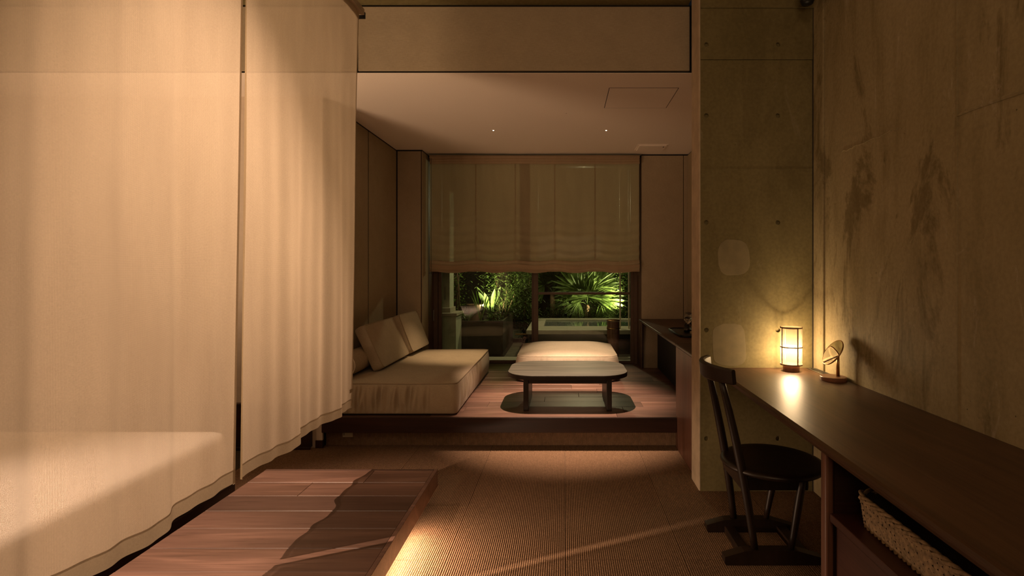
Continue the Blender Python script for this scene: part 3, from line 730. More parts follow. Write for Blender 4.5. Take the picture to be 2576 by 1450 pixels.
def back_cushion(ya, yb, xb, xt, zb, zt_, th, label, rotz=0.0):
    """leaning cushion; (xb,zb) front-bottom edge, (xt,zt_) front-top edge"""
    h = math.hypot(xb-xt, zt_-zb); L = yb-ya
    bm = softbox(-h/2, h/2, -L/2, L/2, -th/2, th/2, 0.03, 0.012, 0.012, 0.004, 0.008, step=0.015)
    P, _ = rrect(-h/2+.002, h/2-.002, -L/2+.002, L/2-.002, 0.03, 0.02)
    pp = tube([(x, y, th/2-0.001) for x, y in P], 0.003, 6, closed=True)
    d = Vector((xt-xb, 0, zt_-zb)).normalized(); n = Vector((d.z, 0, -d.x))  # n faces the room (+X)
    M = Matrix(((d.x, 0, n.x, 0), (0, 1, 0, 0), (d.z, 0, n.z, 0), (0, 0, 0, 1)))
    c = Vector(((xb+xt)/2, (ya+yb)/2, (zb+zt_)/2)) - n*(th/2)
    M = Matrix.Translation(c) @ Matrix.Rotation(rotz, 4, 'Z') @ M
    t = thing('back_cushion', label, 'cushion', (c.x, c.y, zb), 'cushions on the sofa')
    for b_, nm, mt in ((bm, 'cover', M_SOFA), (pp, 'piping', M_PIPE)):
        bmesh.ops.transform(b_, matrix=M, verts=b_.verts); obj(nm, b_, mt, t, True)
back_cushion(4.00, 4.675, -1.352, -1.500, 0.482, 0.800, 0.085, 'beige box cushion leaning on the sofa, nearer the curtain')
back_cushion(4.690, 5.215, -1.320, -1.448, 0.492, 0.818, 0.085, 'beige box cushion leaning on the sofa, nearer the window', -0.02)
bo = thing('bolster', 'round beige bolster half hidden by the curtain edge on the sofa', 'cushion', (-1.556, 3.95, 0.45), 'cushions on the sofa')
RB = 0.083; bc = (-1.556, 0.455+RB)
bm = bmesh.new(); 
b2 = lathe([(0, 0), (RB*0.6, -0.004), (RB*0.95, 0.0), (RB, 0.012), (RB*1.02, 0.25), (RB, 0.49), (RB*0.95, 0.5), (0, 0.504)], n=40)
merge(bm, b2, Matrix.Translation((bc[0], 3.755, bc[1])) @ Matrix.Rotation(-PI/2, 4, 'X'))
obj('cover', bm, M_SOFA, bo, True)
obj('piping', tube([(bc[0]+RB*math.cos(a*PI/20), 3.760, bc[1]+RB*math.sin(a*PI/20)) for a in range(40)], 0.0032, 6, closed=True), M_OTTO, bo, True)

# ================================================================== OTTOMAN
ot = thing('ottoman', 'square pale linen ottoman with a crowned top behind the coffee table', 'ottoman', (0.034, 5.15, ZP))
obj('cushion_body', softbox(-0.425, 0.490, 4.752, 5.64, ZP+0.012, 0.440, 0.10, 0.060, bulge=0.016, er=0.012,
    pleat=pleat_fn(-0.36, 0.42, 4.8, 5.5, 0.0028, 4.75, 0.49), step=0.005), M_OTTO, ot, True)
P, _ = rrect(-0.419, 0.484, 4.758, 5.634, 0.10, 0.02)
obj('piping', tube([(x, y, 0.4395) for x, y in P], 0.0036, 6, closed=True), M_OTTO, ot, True)
for x in (-0.38, 0.445):
    for y in (4.80, 5.59): obj('foot', lathe([(0.0, 0), (0.024, 0), (0.028, 0.016), (0, 0.016)], (x, y, ZP), 16), M_BLACK, ot)

# ================================================================== COFFEE TABLE
ct = thing('coffee_table', 'low dark wooden coffee table with rounded corners and two slab legs', 'table', (0.03, 4.05, ZP))
TX0, TX1, TY0, TY1 = -0.410, 0.469, 3.75, 4.37
smooth_by_angle(obj('table_top', slab(TX0, TX1, TY0, TY1, 0.438, 0.470, 0.20, 0.003), M_TABLE, ct), 40)
obj('edge_band', slab(TX0-0.001, TX1+0.001, TY0-0.001, TY1+0.001, 0.4375, 0.4655, 0.201, 0.002), M_EBON, ct)
for x in (-0.287, 0.306): obj('leg', box(x, x+0.037, 3.79, 4.245, ZP, 0.438, 0.003), M_EBON, ct)
obj('apron', box(-0.250, 0.306, 3.80, 3.822, 0.404, 0.438, 0.002), M_EBON, ct)
obj('apron', box(-0.250, 0.306, 4.21, 4.232, 0.404, 0.438, 0.002), M_EBON, ct)

# ================================================================== CABINET + COUNTER
cab = thing('side_cabinet', 'walnut cabinet end standing at the step under the alcove counter', 'cabinet', (0.9, 3.4, 0))
obj('end_panel', box(0.770, 0.790, 3.112, 3.655, 0.0, 0.690, 0.0015), M_CABW, cab)
obj('carcass', box(0.792, XR-0.004, 3.112, 3.64, 0.0, 0.690), M_DARKW, cab)
obj('carcass', box(0.96, XR-0.004, 3.655, YB-0.005, ZP+0.003, 0.690), M_BLACK, cab)
obj('support_panel', box(0.797, 0.815, YB-0.03, YB-0.004, ZP+0.002, 0.690, 0.001), M_DARKW, cab)
ctr = thing('counter_top', 'dark wooden counter top running along the alcove side wall', 'counter', (1.0, 4.3, 0.69))
obj('top_board', box(0.765, XR-0.002, 3.112, 3.654, 0.692, 0.712, 0.004), M_DARKWY, ctr)
obj('top_board', box(0.765, XR-0.002, 3.655, YB-0.003, 0.692, 0.712, 0.004), M_DARKWY, ctr)
ZK = 0.712
tray = thing('tray', 'black rounded tray on the alcove counter', 'tray', (1.02, 4.2, ZK))
obj('dish', slab(0.875, 1.20, 3.95, 4.50, ZK+0.001, ZK+0.010, 0.07, 0.003), M_DKMET, tray)
P, _ = rrect(0.878, 1.197, 3.953, 4.497, 0.068, 0.03)
obj('rim', tube([(x, y, ZK+0.012) for x, y in P], 0.005, 8, closed=True), M_DKMET, tray, True)
M_CLEAR, nt, b = nmat('clear_glass'); b.inputs['Transmission Weight'].default_value = 1.0; b.inputs['Roughness'].default_value = 0.0; b.inputs['IOR'].default_value = 1.45
M_SAND = plain('pale_sand', (0.45, 0.35, 0.22), 0.9)
def hourglass(x, y, s, lab):
    t = thing('hourglass', lab, 'hourglass', (x, y, ZK+0.011), 'glass timers on the tray')
    z0 = ZK+0.011
    obj('glass', lathe([(0, 0), (0.030, 0.001), (0.037, 0.012), (0.032, 0.034), (0.006, 0.060), (0.005, 0.064), (0.020, 0.078), (0.033, 0.100), (0.028, 0.118), (0, 0.124)], (x, y, z0), 32), M_CLEAR, t, True).scale = (1, 1, s)
    obj('sand', lathe([(0, 0.004), (0.030, 0.005), (0.031, 0.012), (0, 0.022)], (x, y, z0), 24), M_SAND, t, True)
hourglass(0.985, 4.22, 1.0, 'clear glass hourglass on the black tray, nearer the front')
hourglass(1.035, 4.42, 1.15, 'clear glass hourglass on the black tray, farther back and taller')
ck = thing('cork_stopper', 'short pale cork stopper lying on the black tray', 'cork', (0.985, 4.06, ZK+0.011))
b2 = lathe([(0, 0), (0.011, 0), (0.0135, 0.045), (0, 0.045)], n=20); bm = bmesh.new()
merge(bm, b2, Matrix.Translation((0.965, 4.06, ZK+0.025)) @ Matrix.Rotation(PI/2, 4, 'Y')); obj('cork', bm, M_SAND, ck)
# outlet on riser
out = thing('floor_outlet', 'small pale power outlet under the lip of the raised floor', 'outlet', (-1.49, 3.66, 0.06))
obj('plate', box(-1.525, -1.455, 3.672, 3.684, 0.062, 0.108, 0.002), M_PALE, out)
obj('slot', box(-1.515, -1.512, 3.670, 3.674, 0.075, 0.095), M_DKMET, out)

# ================================================================== DESK
ZD = 0.679
desk = thing('desk', 'long dark wooden desk fixed along the concrete wall with a lower shelf', 'desk', (1.1, 1.7, 0))
def desk_top():
    bm = bmesh.new(); y0, y1 = 0.35, YPR-0.003; xa0, xa1 = 0.775, 0.826
    prof = [(0.008, -0.030), (0.002, -0.027), (0.0, -0.018), (0.0, -0.011), (0.003, -0.004), (0.012, 0.0)]
    rows = []
    for y, xa in ((y0, xa0), (y1, xa1)):
        rows.append([bm.verts.new((xa+a, y, ZD+z)) for a, z in prof]+[bm.verts.new((XRW-0.003, y, ZD)), bm.verts.new((XRW-0.003, y, ZD-0.030))])
    n = len(rows[0])
    for k in range(n): bm.faces.new((rows[0][k], rows[0][(k+1) % n], rows[1][(k+1) % n], rows[1][k]))
    bm.faces.new(rows[0][::-1]); bm.faces.new(rows[1]); return bm
obj('desk_top', desk_top(), M_DESK, desk)
obj('side_panel', box(0.838, XRW-0.004, 1.650, 1.685, 0.0, ZD-0.0305), M_DARKW, desk)
obj('panel_nosing', box(0.812, 0.838, 1.648, 1.687, 0.0, ZD-0.0305, 0.008, 3), M_CABW, desk)
obj('side_panel', box(0.80, XRW-0.004, 0.42, 0.455, 0.0, ZD-0.0305), M_DARKW, desk)
obj('back_panel', box(XRW-0.016, XRW-0.004, 0.455, 1.648, 0.0, ZD-0.031), M_DARKW, desk)
obj('shelf', box(0.822, XRW-0.018, 0.456, 1.647, 0.440, 0.466, 0.003), M_DARKWY, desk)
obj('drawer_front', box(0.842, 0.860, 0.458, 1.646, 0.03, 0.425, 0.002), M_DARKWY, desk)
obj('shelf_shadow_strip', box(0.850, XRW-0.018, 0.458, 1.646, 0.425, 0.440), M_BLACK, desk)  # black strip painting the shade under the shelf edge
so = thing('desk_outlet', 'grey power outlet strip let into the desk top by the corner', 'outlet', (1.33, 2.72, ZD))
obj('plate', box(1.325, 1.372, 2.60, 2.90, ZD+0.0005, ZD+0.004, 0.001), M_METAL, so)
for k in range(3): obj('socket', box(1.332, 1.365, 2.62+0.09*k, 2.69+0.09*k, ZD+0.0036, ZD+0.0055, 0.001), M_DKMET, so)

# ---- woven basket
M_WICK = plain('water_hyacinth', (0.27, 0.185, 0.10), 0.8, var=0.45, sc=70, bmp=0.4)
M_WICKD = plain('basket_core', (0.06, 0.038, 0.018), 0.9)
bk = thing('woven_basket', 'shallow rectangular plaited basket on the shelf under the desk', 'basket', (1.09, 1.2, 0.466))
bz0, bz1 = 0.4665, 0.553
def bk_pt(s, P, Nn, h, out):
    i = int(s) % len(P); fl = 0.012*(h)
    return Vector((P[i][0]+Nn[i][0]*(out+fl), P[i][1]+Nn[i][1]*(out+fl), bz0+(bz1-bz0)*h))
P, Nn = rrect(0.885, 1.33, 0.60, 1.585, 0.035, 0.006); N = len(P)
inner = bmesh.new(); ra = []
for h, o_ in ((0.0, -0.010), (1.0, -0.008), (1.0, 0.0), (0.0, 0.0)): ra.append([inner.verts.new(bk_pt(i, P, Nn, h, o_)) for i in range(0, N, 3)])
for a, b in zip(ra, ra[1:]):
    for k in range(len(a)): inner.faces.new((a[k], a[(k+1) % len(a)], b[(k+1) % len(a)], b[k]))
inner.faces.new(ra[0]); obj('body', inner, M_WICKD, bk)
rows = 5; wv = bmesh.new()
for r_ in range(rows):
    for half in (0, 1):
        h0 = (r_+0.5*half)/rows; h1 = (r_+0.5*half+0.62)/rows
        if half: h0, h1 = h1, h0
        for i in range(0, N, 3):
            jt = R.uniform(-0.02, 0.02); e = R.uniform(0.9, 1.2)
            a = bk_pt(i+half, P, Nn, min(0.99, max(0.0, h0+jt)), 0.002); c = bk_pt((i+half+5) % N, P, Nn, min(0.99, max(0, h1+jt)), 0.003)
            nv = Vector((Nn[i][0], Nn[i][1], 0)); mid = (a+c)/2+nv*0.0065*e; ax = (c-a).normalized(); sd = ax.cross(nv).normalized()
            w2 = 0.0055*e
            v = [wv.verts.new(p) for p in (a, (a+mid)/2-sd*w2+nv*.002, (a+mid)/2+sd*w2+nv*.002, mid-sd*w2, mid+sd*w2, (c+mid)/2-sd*w2*.8+nv*.002, (c+mid)/2+sd*w2*.8+nv*.002, c)]
            for f_ in ((0, 1, 2), (1, 3, 4, 2), (3, 5, 6, 4), (5, 7, 6)): wv.faces.new([v[q] for q in f_])
obj('weave', wv, M_WICK, bk, True, kind='stuff')
rim = bmesh.new()
for ph in (0, PI):
    pts = []
    for i in range(0, N, 2): pts.append(bk_pt(i, P, Nn, 1.0+0.055*math.sin(i*0.55+ph), 0.001+0.0055*math.cos(i*0.55+ph)))
    tube(pts, 0.0058, 6, closed=True, bm=rim)
obj('plaited_rim', rim, M_WICK, bk, True)

# ---- table lamp
M_SHADE = bpy.data.materials.new('shade_linen'); M_SHADE.use_nodes = True; nt = M_SHADE.node_tree; nt.nodes.clear()
o_ = node(nt, 'ShaderNodeOutputMaterial'); tlc = node(nt, 'ShaderNodeBsdfTranslucent'); df = node(nt, 'ShaderNodeBsdfDiffuse'); trp = node(nt, 'ShaderNodeBsdfTransparent')
nc = ramp(nt, noise(nt, coords(nt, (500, 500, 40)), 1.0, 2), [(0.35, (0.15, 0.120, 0.075)), (0.65, (0.21, 0.178, 0.122))])
nt.links.new(nc, tlc.inputs[0]); nt.links.new(nc, df.inputs[0])
mx = node(nt, 'ShaderNodeMixShader'); mx.inputs[0].default_value = 0.7; nt.links.new(df.outputs[0], mx.inputs[1]); nt.links.new(tlc.outputs[0], mx.inputs[2])
mx2 = node(nt, 'ShaderNodeMixShader'); mx2.inputs[0].default_value = 0.50; nt.links.new(mx.outputs[0], mx2.inputs[1]); nt.links.new(trp.outputs[0], mx2.inputs[2])
nt.links.new(mx2.outputs[0], o_.inputs[0])
LX, LY = 1.209, 2.83; LR = 0.0535; LZ0, LZ1 = 0.712, 0.915
lamp = thing('table_lamp', 'lit cylindrical table lamp with a gridded linen shade on the desk', 'lamp', (LX, LY, ZD))
obj('base', lathe([(0, 0), (0.040, 0), (0.041, 0.003), (0.041, 0.036), (0.039, 0.039), (0, 0.039)], (LX, LY, ZD), 40), M_WARMW, lamp, True)
smooth_by_angle(lamp.children[-1])
sh = obj('lamp_shade', lathe([(LR, LZ0-ZD), (LR, LZ1-ZD)], (LX, LY, ZD), 64), M_SHADE, lamp, True)
for z, hh in ((LZ0+0.004, 0.007), (0.808, 0.005), (LZ1-0.004, 0.007)):
    obj('shade_band', lathe([(LR-0.0015, -hh/2), (LR+0.002, -hh/2), (LR+0.002, hh/2), (LR-0.0015, hh/2), (LR-0.0015, -hh/2)], (LX, LY, z), 64), M_BANDW, lamp)
for a in (-78, 12, 102, 192):
    ar = math.radians(a); c, s = math.cos(ar), math.sin(ar); bm = box(LR-0.001, LR+0.0022, -0.003, 0.003, LZ0, LZ1)
    bmesh.ops.transform(bm, matrix=Matrix.Translation((LX, LY, 0)) @ Matrix.Rotation(ar, 4, 'Z'), verts=bm.verts); obj('shade_bar', bm, M_BANDW, lamp)
obj('bulb', lathe([(0, -0.022), (0.010, -0.018), (0.016, 0.0), (0.012, 0.014), (0.008, 0.02), (0, 0.022)], (LX, LY, 0.795), 20), emis('bulb_glow', (1.0, 0.72, 0.36), 7), lamp, True)
lamp.children[-1].visible_shadow = True

# ---- vanity mirror
MX, MY = 1.314, 2.595
mir = thing('vanity_mirror', 'small round tilting mirror on a wooden stand on the desk', 'mirror', (MX, MY, ZD))
smooth_by_angle(obj('base', lathe([(0, 0), (0.058, 0), (0.060, 0.003), (0.060, 0.018), (0.058, 0.020), (0, 0.020)], (MX, MY, ZD), 48), M_WARMW, mir))
obj('stem', tube([(MX+0.022, MY, ZD+0.018), (MX+0.022, MY, ZD+0.075), (MX+0.024, MY, ZD+0.130)], [0.0085, 0.0075, 0.005], 12), M_BRASS, mir, True)
mc = Vector((MX-0.004, MY-0.004, ZD+0.136)); 
nrm = Vector((-0.83, 0.02, 0.54)).normalized()
q = nrm.to_track_quat('Z', 'Y').to_matrix().to_4x4()
for nm, prof, mt in (('mirror_glass', [(0, 0.0035), (0.066, 0.0035)], M_MIRROR), ('mirror_rim', [(0, -0.003), (0.068, -0.003), (0.070, 0.0), (0.070, 0.003), (0.0675, 0.0045), (0.066, 0.003), (0, 0.003)], M_BRASS)):
    bm = bmesh.new(); merge(bm, lathe(prof, n=56), Matrix.Translation(mc) @ q); obj(nm, bm, mt, mir, nm == 'mirror_rim')
kp = mc+Vector((0.026, 0.0, -0.002)); obj('tilt_knob', tube([kp+Vector((0, -0.010, 0)), kp+Vector((0, 0.010, 0))], 0.0035, 10), M_BRASS, mir)
obj('tilt_arm', tube([mc-nrm*0.003, kp], 0.003, 8), M_BRASS, mir)

# ================================================================== CHAIR
ch = thing('wooden_chair', 'dark wooden chair with a round seat and sled base at the desk', 'chair', (0.90, 2.35, 0))
SXc, SYc, SR = 0.915, 2.345, 0.218; ZS = 0.385
seat = bmesh.new()
lathe([(0, -0.004), (0.10, -0.003), (0.17, 0.0), (SR-0.02, 0.002), (SR-0.004, -0.002), (SR, -0.010), (SR-0.006, -0.020), (SR-0.05, -0.034), (0.12, -0.045), (0, -0.045)], (SXc, SYc, ZS), 64, bm=seat)
obj('seat', seat, M_EBON, ch, True)
for nm, YR in (('far', 2.49), ('near', 2.215)):
    x0, x1 = 0.664, 1.068
    poly = [(x0, 0.010), (x0+0.006, 0.0), (x1-0.006, 0.0), (x1, 0.010), (x1, 0.030), (x1-0.10, 0.058), (x1-0.13, 0.060), (x0+0.11, 0.060), (x0+0.08, 0.057), (x0, 0.034)]
    obj('runner', prism(poly, YR-0.022, YR+0.022), M_EBON, ch)
for x in (0.745, 0.985): obj('cross_bar', box(x, x+0.045, 2.236, 2.469, 0.0, 0.030, 0.003), M_EBON, ch)
def curve_pts(a, b, n, bow=(0, 0, 0)):
    a, b, bow = Vector(a), Vector(b), Vector(bow); return [a.lerp(b, i/n)+bow*math.sin(PI*i/n) for i in range(n+1)]
for YR, yt in ((2.49, 2.440), (2.215, 2.245)):
    obj('back_post', tube(curve_pts((0.795, YR, 0.055), (0.660, yt, 0.770), 10, (0.012, 0, 0)), [0.0145, 0.0155, .0165, .0175, .018, .0185, .018, .017, .016, .0145, .013], 14), M_EBON, ch, True)
    obj('front_leg', tube(curve_pts((0.945, YR, 0.055), (1.0, YR-(0.01 if YR > 2.3 else -0.01), ZS-0.03), 6), [0.012, 0.0135, .015, .0165, .017, .016, .015], 14), M_EBON, ch, True)
# seat frame rails
for YR in (2.475, 2.230): obj('seat_rail', box(0.745, 1.02, YR-0.012, YR+0.012, ZS-0.088, ZS-0.03, 0.004), M_EBON, ch)
obj('seat_rail', box(0.740, 0.765, 2.225, 2.48, ZS-0.085, ZS-0.03, 0.005), M_EBON, ch)
obj('seat_rail', box(1.005, 1.025, 2.225, 2.48, ZS-0.085, ZS-0.03, 0.005), M_EBON, ch)
def rail_bm():
    bm = bmesh.new(); rows = []; n = 28
    for i in range(n+1):
        u = -1+2*i/n; y = 2.340+0.188*u; xm = 0.618+0.070*u*u
        tn = Vector((0.140*u, 0.188, 0)).normalized(); nm = Vector((tn.y, -tn.x, 0))  # +X side
        hh = 0.034*(1-0.12*u*u); th = 0.0125
        zc = 0.783
        sec = [(-th, -hh*.85), (-th*.7, -hh), (th*.7, -hh), (th, -hh*.85), (th, hh*.8), (th*.6, hh), (-th*.6, hh), (-th, hh*.8)]
        rows.append([bm.verts.new(Vector((xm, y, zc))+nm*a+Vector((-0.10*b, 0, b))) for a, b in sec])
    for i in range(n):
        for k in range(8): bm.faces.new((rows[i][k], rows[i][(k+1) % 8], rows[i+1][(k+1) % 8], rows[i+1][k]))
    bm.faces.new(rows[0][::-1]); bm.faces.new(rows[-1]); return bm
smooth_by_angle(obj('top_rail', rail_bm(), M_EBON, ch), 30)

# ceiling spotlight head at the top edge
sp = thing('ceiling_spotlight', 'black spotlight head hanging at the top of the concrete corner', 'spotlight', (1.31, 2.80, 2.74))
obj('head', lathe([(0, 0), (0.028, 0.002), (0.036, 0.02), (0.036, 0.10), (0.02, 0.115), (0, 0.116)], (px_(2031, 2.8), 2.80, pz(11, 2.8)), 32), M_DKMET, sp, True)
obj('stem', tube([(px_(2031, 2.8), 2.8, pz(11, 2.8)+0.11), (px_(2031, 2.8), 2.8, ZH)], 0.008, 10), M_DKMET, sp)

# ================================================================== GARDEN
ZG = 0.14
obj('ground_garden', box(-5, 5, YW+0.06, 12, -0.1, ZG), M_STONE, None, kind='structure')
obj('sill_stone', box(-1.40, 0.82, YW+0.06, 6.18, ZG-0.02, ZP-0.004, 0.004), M_TUB, None, kind='structure')
obj('wall_garden', box(-5, 5, 10.2, 10.3, -0.1, 3.2), plain('night_dark_wall', (0.035, 0.03, 0.018), 0.9, sc=6), None, kind='structure')  # wall coloured near black for the night darkness behind the plants
# pale rendered wall stub with window ledge
gw = thing('rendered_wall_stub', 'pale green rendered wall end with a projecting ledge outside the window', 'wall', (-1.5, 6.2, ZG))
obj('lower_wall', box(-2.2, px_(1147, 6.10), 6.10, 6.43, ZG, 0.690), M_GWALL, gw)
obj('upper_wall', box(-2.2, px_(1131, 6.2), 6.2, 6.43, 0.74, 2.14), M_GWALL, gw)
obj('ledge', box(-2.2, px_(1149, 6.02), 6.02, 6.43, 0.690, 0.722, 0.003), M_TUB, gw)
obj('ledge', box(-2.2, px_(1134, 6.15), 6.12, 6.43, 0.722, 0.775, 0.003), M_TUB, gw)
obj('wall_hook', tube([(px_(1116, 6.2), 6.21, 1.02), (px_(1120, 6.2), 6.19, 1.02), (px_(1120, 6.2), 6.19, 0.87), (px_(1116, 6.2), 6.21, 0.87)], 0.004, 6), M_METAL, gw)
# planter
pl = thing('planter_box', 'large dark bronze planter box full of plants in the garden', 'planter', (-1.2, 7.0, ZG))
pb = bmesh.new()
for a in ((-2.3, -0.735, 6.45, 6.475), (-2.3, -0.735, 7.68, 7.70), (-0.76, -0.735, 6.475, 7.68), (-2.3, -2.28, 6.475, 7.68)): box(*a, ZG, 0.594, 0.003, 1, bm=pb)
obj('box_walls', pb, M_PLANT, pl); obj('soil', box(-2.28, -0.76, 6.475, 7.68, ZG, 0.555), M_SOIL, pl)
# tub
tb = thing('stone_bath_tub', 'sunken pale stone bath tub filled with water in the garden', 'tub', (0.8, 7.5, ZG))
t_ = bmesh.new()
for a in ((-0.475, 3.2, 6.74, 7.23), (-0.475, 3.2, 8.22, 8.40), (-0.475, -0.27, 7.23, 8.22), (3.0, 3.2, 7.23, 8.22)): box(*a, 0.395, 0.450, 0.004, 1, bm=t_)
obj('rim', t_, M_TUB, tb)
obj('tub_front', box(-0.45, 3.2, 6.76, 6.80, ZG, 0.395), M_PLANT, tb); obj('tub_side', box(-0.45, -0.41, 6.80, 8.38, ZG, 0.395), M_PLANT, tb)
obj('basin', box(-0.27, 3.0, 7.23, 8.22, 0.20, 0.25), M_TUB, tb)
M_WATER, nt, b = nmat('bath_water'); b.inputs['Base Color'].default_value = (0.10, 0.15, 0.11, 1); b.inputs['Roughness'].default_value = 0.03; b.inputs['Transmission Weight'].default_value = 0.3
bump(nt, b, noise(nt, coords(nt), 9, 2), 0.15, 0.01)
obj('water', box(-0.27, 3.0, 7.23, 8.22, 0.405, 0.428), M_WATER, tb)
obj('spout', tube([(-0.62, 6.85, 0.385), (-0.44, 6.85, 0.385)], 0.008, 8), M_BRASS, tb)
# wooden stool outside
st = thing('wooden_drum_stool', 'small round wooden drum stool outside in front of the bath tub', 'stool', (0.597, 6.4, ZG))
sx, sy = 0.597, 6.42
smooth_by_angle(obj('drum', lathe([(0, 0), (0.066, 0), (0.068, 0.20), (0.075, 0.25), (0.076, 0.455), (0.0, 0.455)], (sx, sy, ZG), 36), M_WARMW, st))
for z in (0.37, 0.465): obj('hoop', lathe([(0.074, -0.008), (0.080, -0.006), (0.080, 0.006), (0.074, 0.008)], (sx, sy, ZG+z), 36), M_BRASS, st, True)
# garden spotlights
def garden_light(x, y, z, tx, ty, tz, power, lab):
    t = thing('garden_spotlight', lab, 'spotlight', (x, y, z-0.14), 'spike spotlights in the garden')
    d = (Vector((tx, ty, tz))-Vector((x, y, z))).normalized()
    c = Vector((x, y, z)); obj('head', tube([c-d*0.07, c-d*0.02, c], [0.018, 0.026, 0.028], 16), M_DKMET, t, True)
    obj('lens', tube([c+d*0.0005, c+d*0.002], [0.024, 0.024], 16), emis('garden_lens', (1.0, 0.82, 0.5), 60), t)
    obj('spike', tube([c-d*0.05, (x, y, z-0.16)], 0.006, 8), M_DKMET, t)
    spot('garden_spot_lamp', c+d*0.012, (tx, ty, tz), power, 110, 0.6, (1.0, 0.86, 0.50), 0.02)
garden_light(-1.03, 6.80, 0.73, -0.85, 7.35, 1.2, 60, 'glowing spike spotlight among the stems in the planter box')
garden_light(0.98, 8.75, 0.60, 0.45, 9.2, 1.05, 110, 'glowing spike spotlight behind the bath tub by the palm')
point('garden_fill', (0.3, 7.9, 2.2), 34, (1.0, 0.86, 0.48), 0.06)  # unseen fill added over the tub to brighten its rim
spot('garden_high_spot', (-0.55, 6.2, 2.3), (-0.6, 7.6, 0.3), 22, 130, 0.8, (1.0, 0.8, 0.45), 0.05)  # spot with no fixture, aimed down between planter and tub

# plants ---------------------------------------------------------------
def leaf(bm, p, d, up, L, W, droop=0.3, seg=3, fold=0.25):
    d = Vector(d).normalized(); s = d.cross(Vector(up))
    if s.length < 1e-3: s = Vector((1, 0, 0))
    s.normalize(); n = s.cross(d); prev = None; q = Vector(p); dd = d.copy()
    for i in range(seg+1):
        t = i/seg; wv_ = W*math.sin(PI*(0.08+0.92*t))**0.8*0.5 if i < seg else 0.0005
        a = bm.verts.new(q-s*wv_+n*wv_*fold); c = bm.verts.new(q); b = bm.verts.new(q+s*wv_+n*wv_*fold)
        if prev: bm.faces.new((prev[0], prev[1], c, a)); bm.faces.new((prev[1], prev[2], b, c))
        prev = (a, c, b); dd = (dd-Vector((0, 0, droop/seg))).normalized(); q = q+dd*(L/seg)
def rdir(rr, up=0.2):
    a = rr.uniform(0, 2*PI); z = rr.uniform(-0.6, 1)+up; return Vector((math.cos(a), math.sin(a), z)).normalized()
def shrub(name, x, y, z, w_, d_, h_, n, L, W, mat, label, seed, group='garden plants beyond the window', stems=5, cat='shrub', droop=0.4):
    rr = random.Random(seed); t = thing(name, label, cat, (x, y, z), group)
    tips = []
    for k in range(stems):
        a = rr.uniform(0, 2*PI); tip = Vector((x+w_*0.7*math.cos(a)*rr.random(), y+d_*0.7*math.sin(a)*rr.random(), z+h_*rr.uniform(0.6, 0.95)))
        b0 = Vector((x+rr.uniform(-.08, .08), y+rr.uniform(-.06, .06), z)); mid = b0.lerp(tip, 0.5)+Vector((rr.uniform(-.06, .06), rr.uniform(-.05, .05), 0))
        obj('stem', tube([b0, mid, tip], [0.010, 0.007, 0.003], 6), M_STEM, t, True); tips.append((b0, mid, tip))
    bm = bmesh.new()
    for k in range(n):
        b0, mid, tip = rr.choice(tips); u = rr.uniform(0.2, 1.0); c = (b0.lerp(mid, u*2) if u < .5 else mid.lerp(tip, u*2-1))
        c = c+Vector((rr.gauss(0, w_*0.33), rr.gauss(0, d_*0.33), rr.gauss(0, h_*0.12))); c.z = max(z+0.01, c.z)
        leaf(bm, c, rdir(rr), (0, 0, 1), L*rr.uniform(.6, 1.2), W*rr.uniform(.7, 1.2), droop, 2)
    o = obj('foliage', bm, mat, t, False, kind='stuff'); return t
def fan_palm(x, y, z, h, nf, R_, label, seed, mat=M_LEAF, facing=None):
    rr = random.Random(seed); t = thing('fan_palm', label, 'palm', (x, y, z), 'fan palms beyond the bath tub')
    obj('trunk', tube([(x, y, z), (x+.01, y, z+h*0.5), (x, y, z+h)], [0.045, 0.05, 0.04], 12), M_STEM, t, True)
    for k in range(nf):
        a = 2*PI*k/nf+rr.uniform(-.25, .25); el = rr.uniform(0.1, 1.15)
        d = Vector((math.cos(a)*math.cos(el), math.sin(a)*math.cos(el)*0.5-0.25, math.sin(el))).normalized()
        pL = R_*rr.uniform(0.3, 0.8); c = Vector((x, y, z+h)); hub = c+d*pL
        bm = tube([c, c+d*pL*0.5+Vector((0, 0, .02)), hub], [0.008, 0.006, 0.005], 6)
        nrm = (Vector((0, -0.9, 0.25))-d*0.3).normalized()
        s = d.cross(nrm).normalized(); nn = s.cross(d)
        ns = 19
        for i in range(ns):
            th = math.radians(-115+230*i/(ns-1)); ld = (d*math.cos(th)+s*math.sin(th)+nn*rr.uniform(-0.08, .08)).normalized()
            leaf(bm, hub, ld, nn, R_*rr.uniform(0.85, 1.0)*(1-0.25*abs(math.sin(th/2))), R_*0.115, 0.25, 4, 0.5)
        obj('frond', bm, mat, t)
    return t
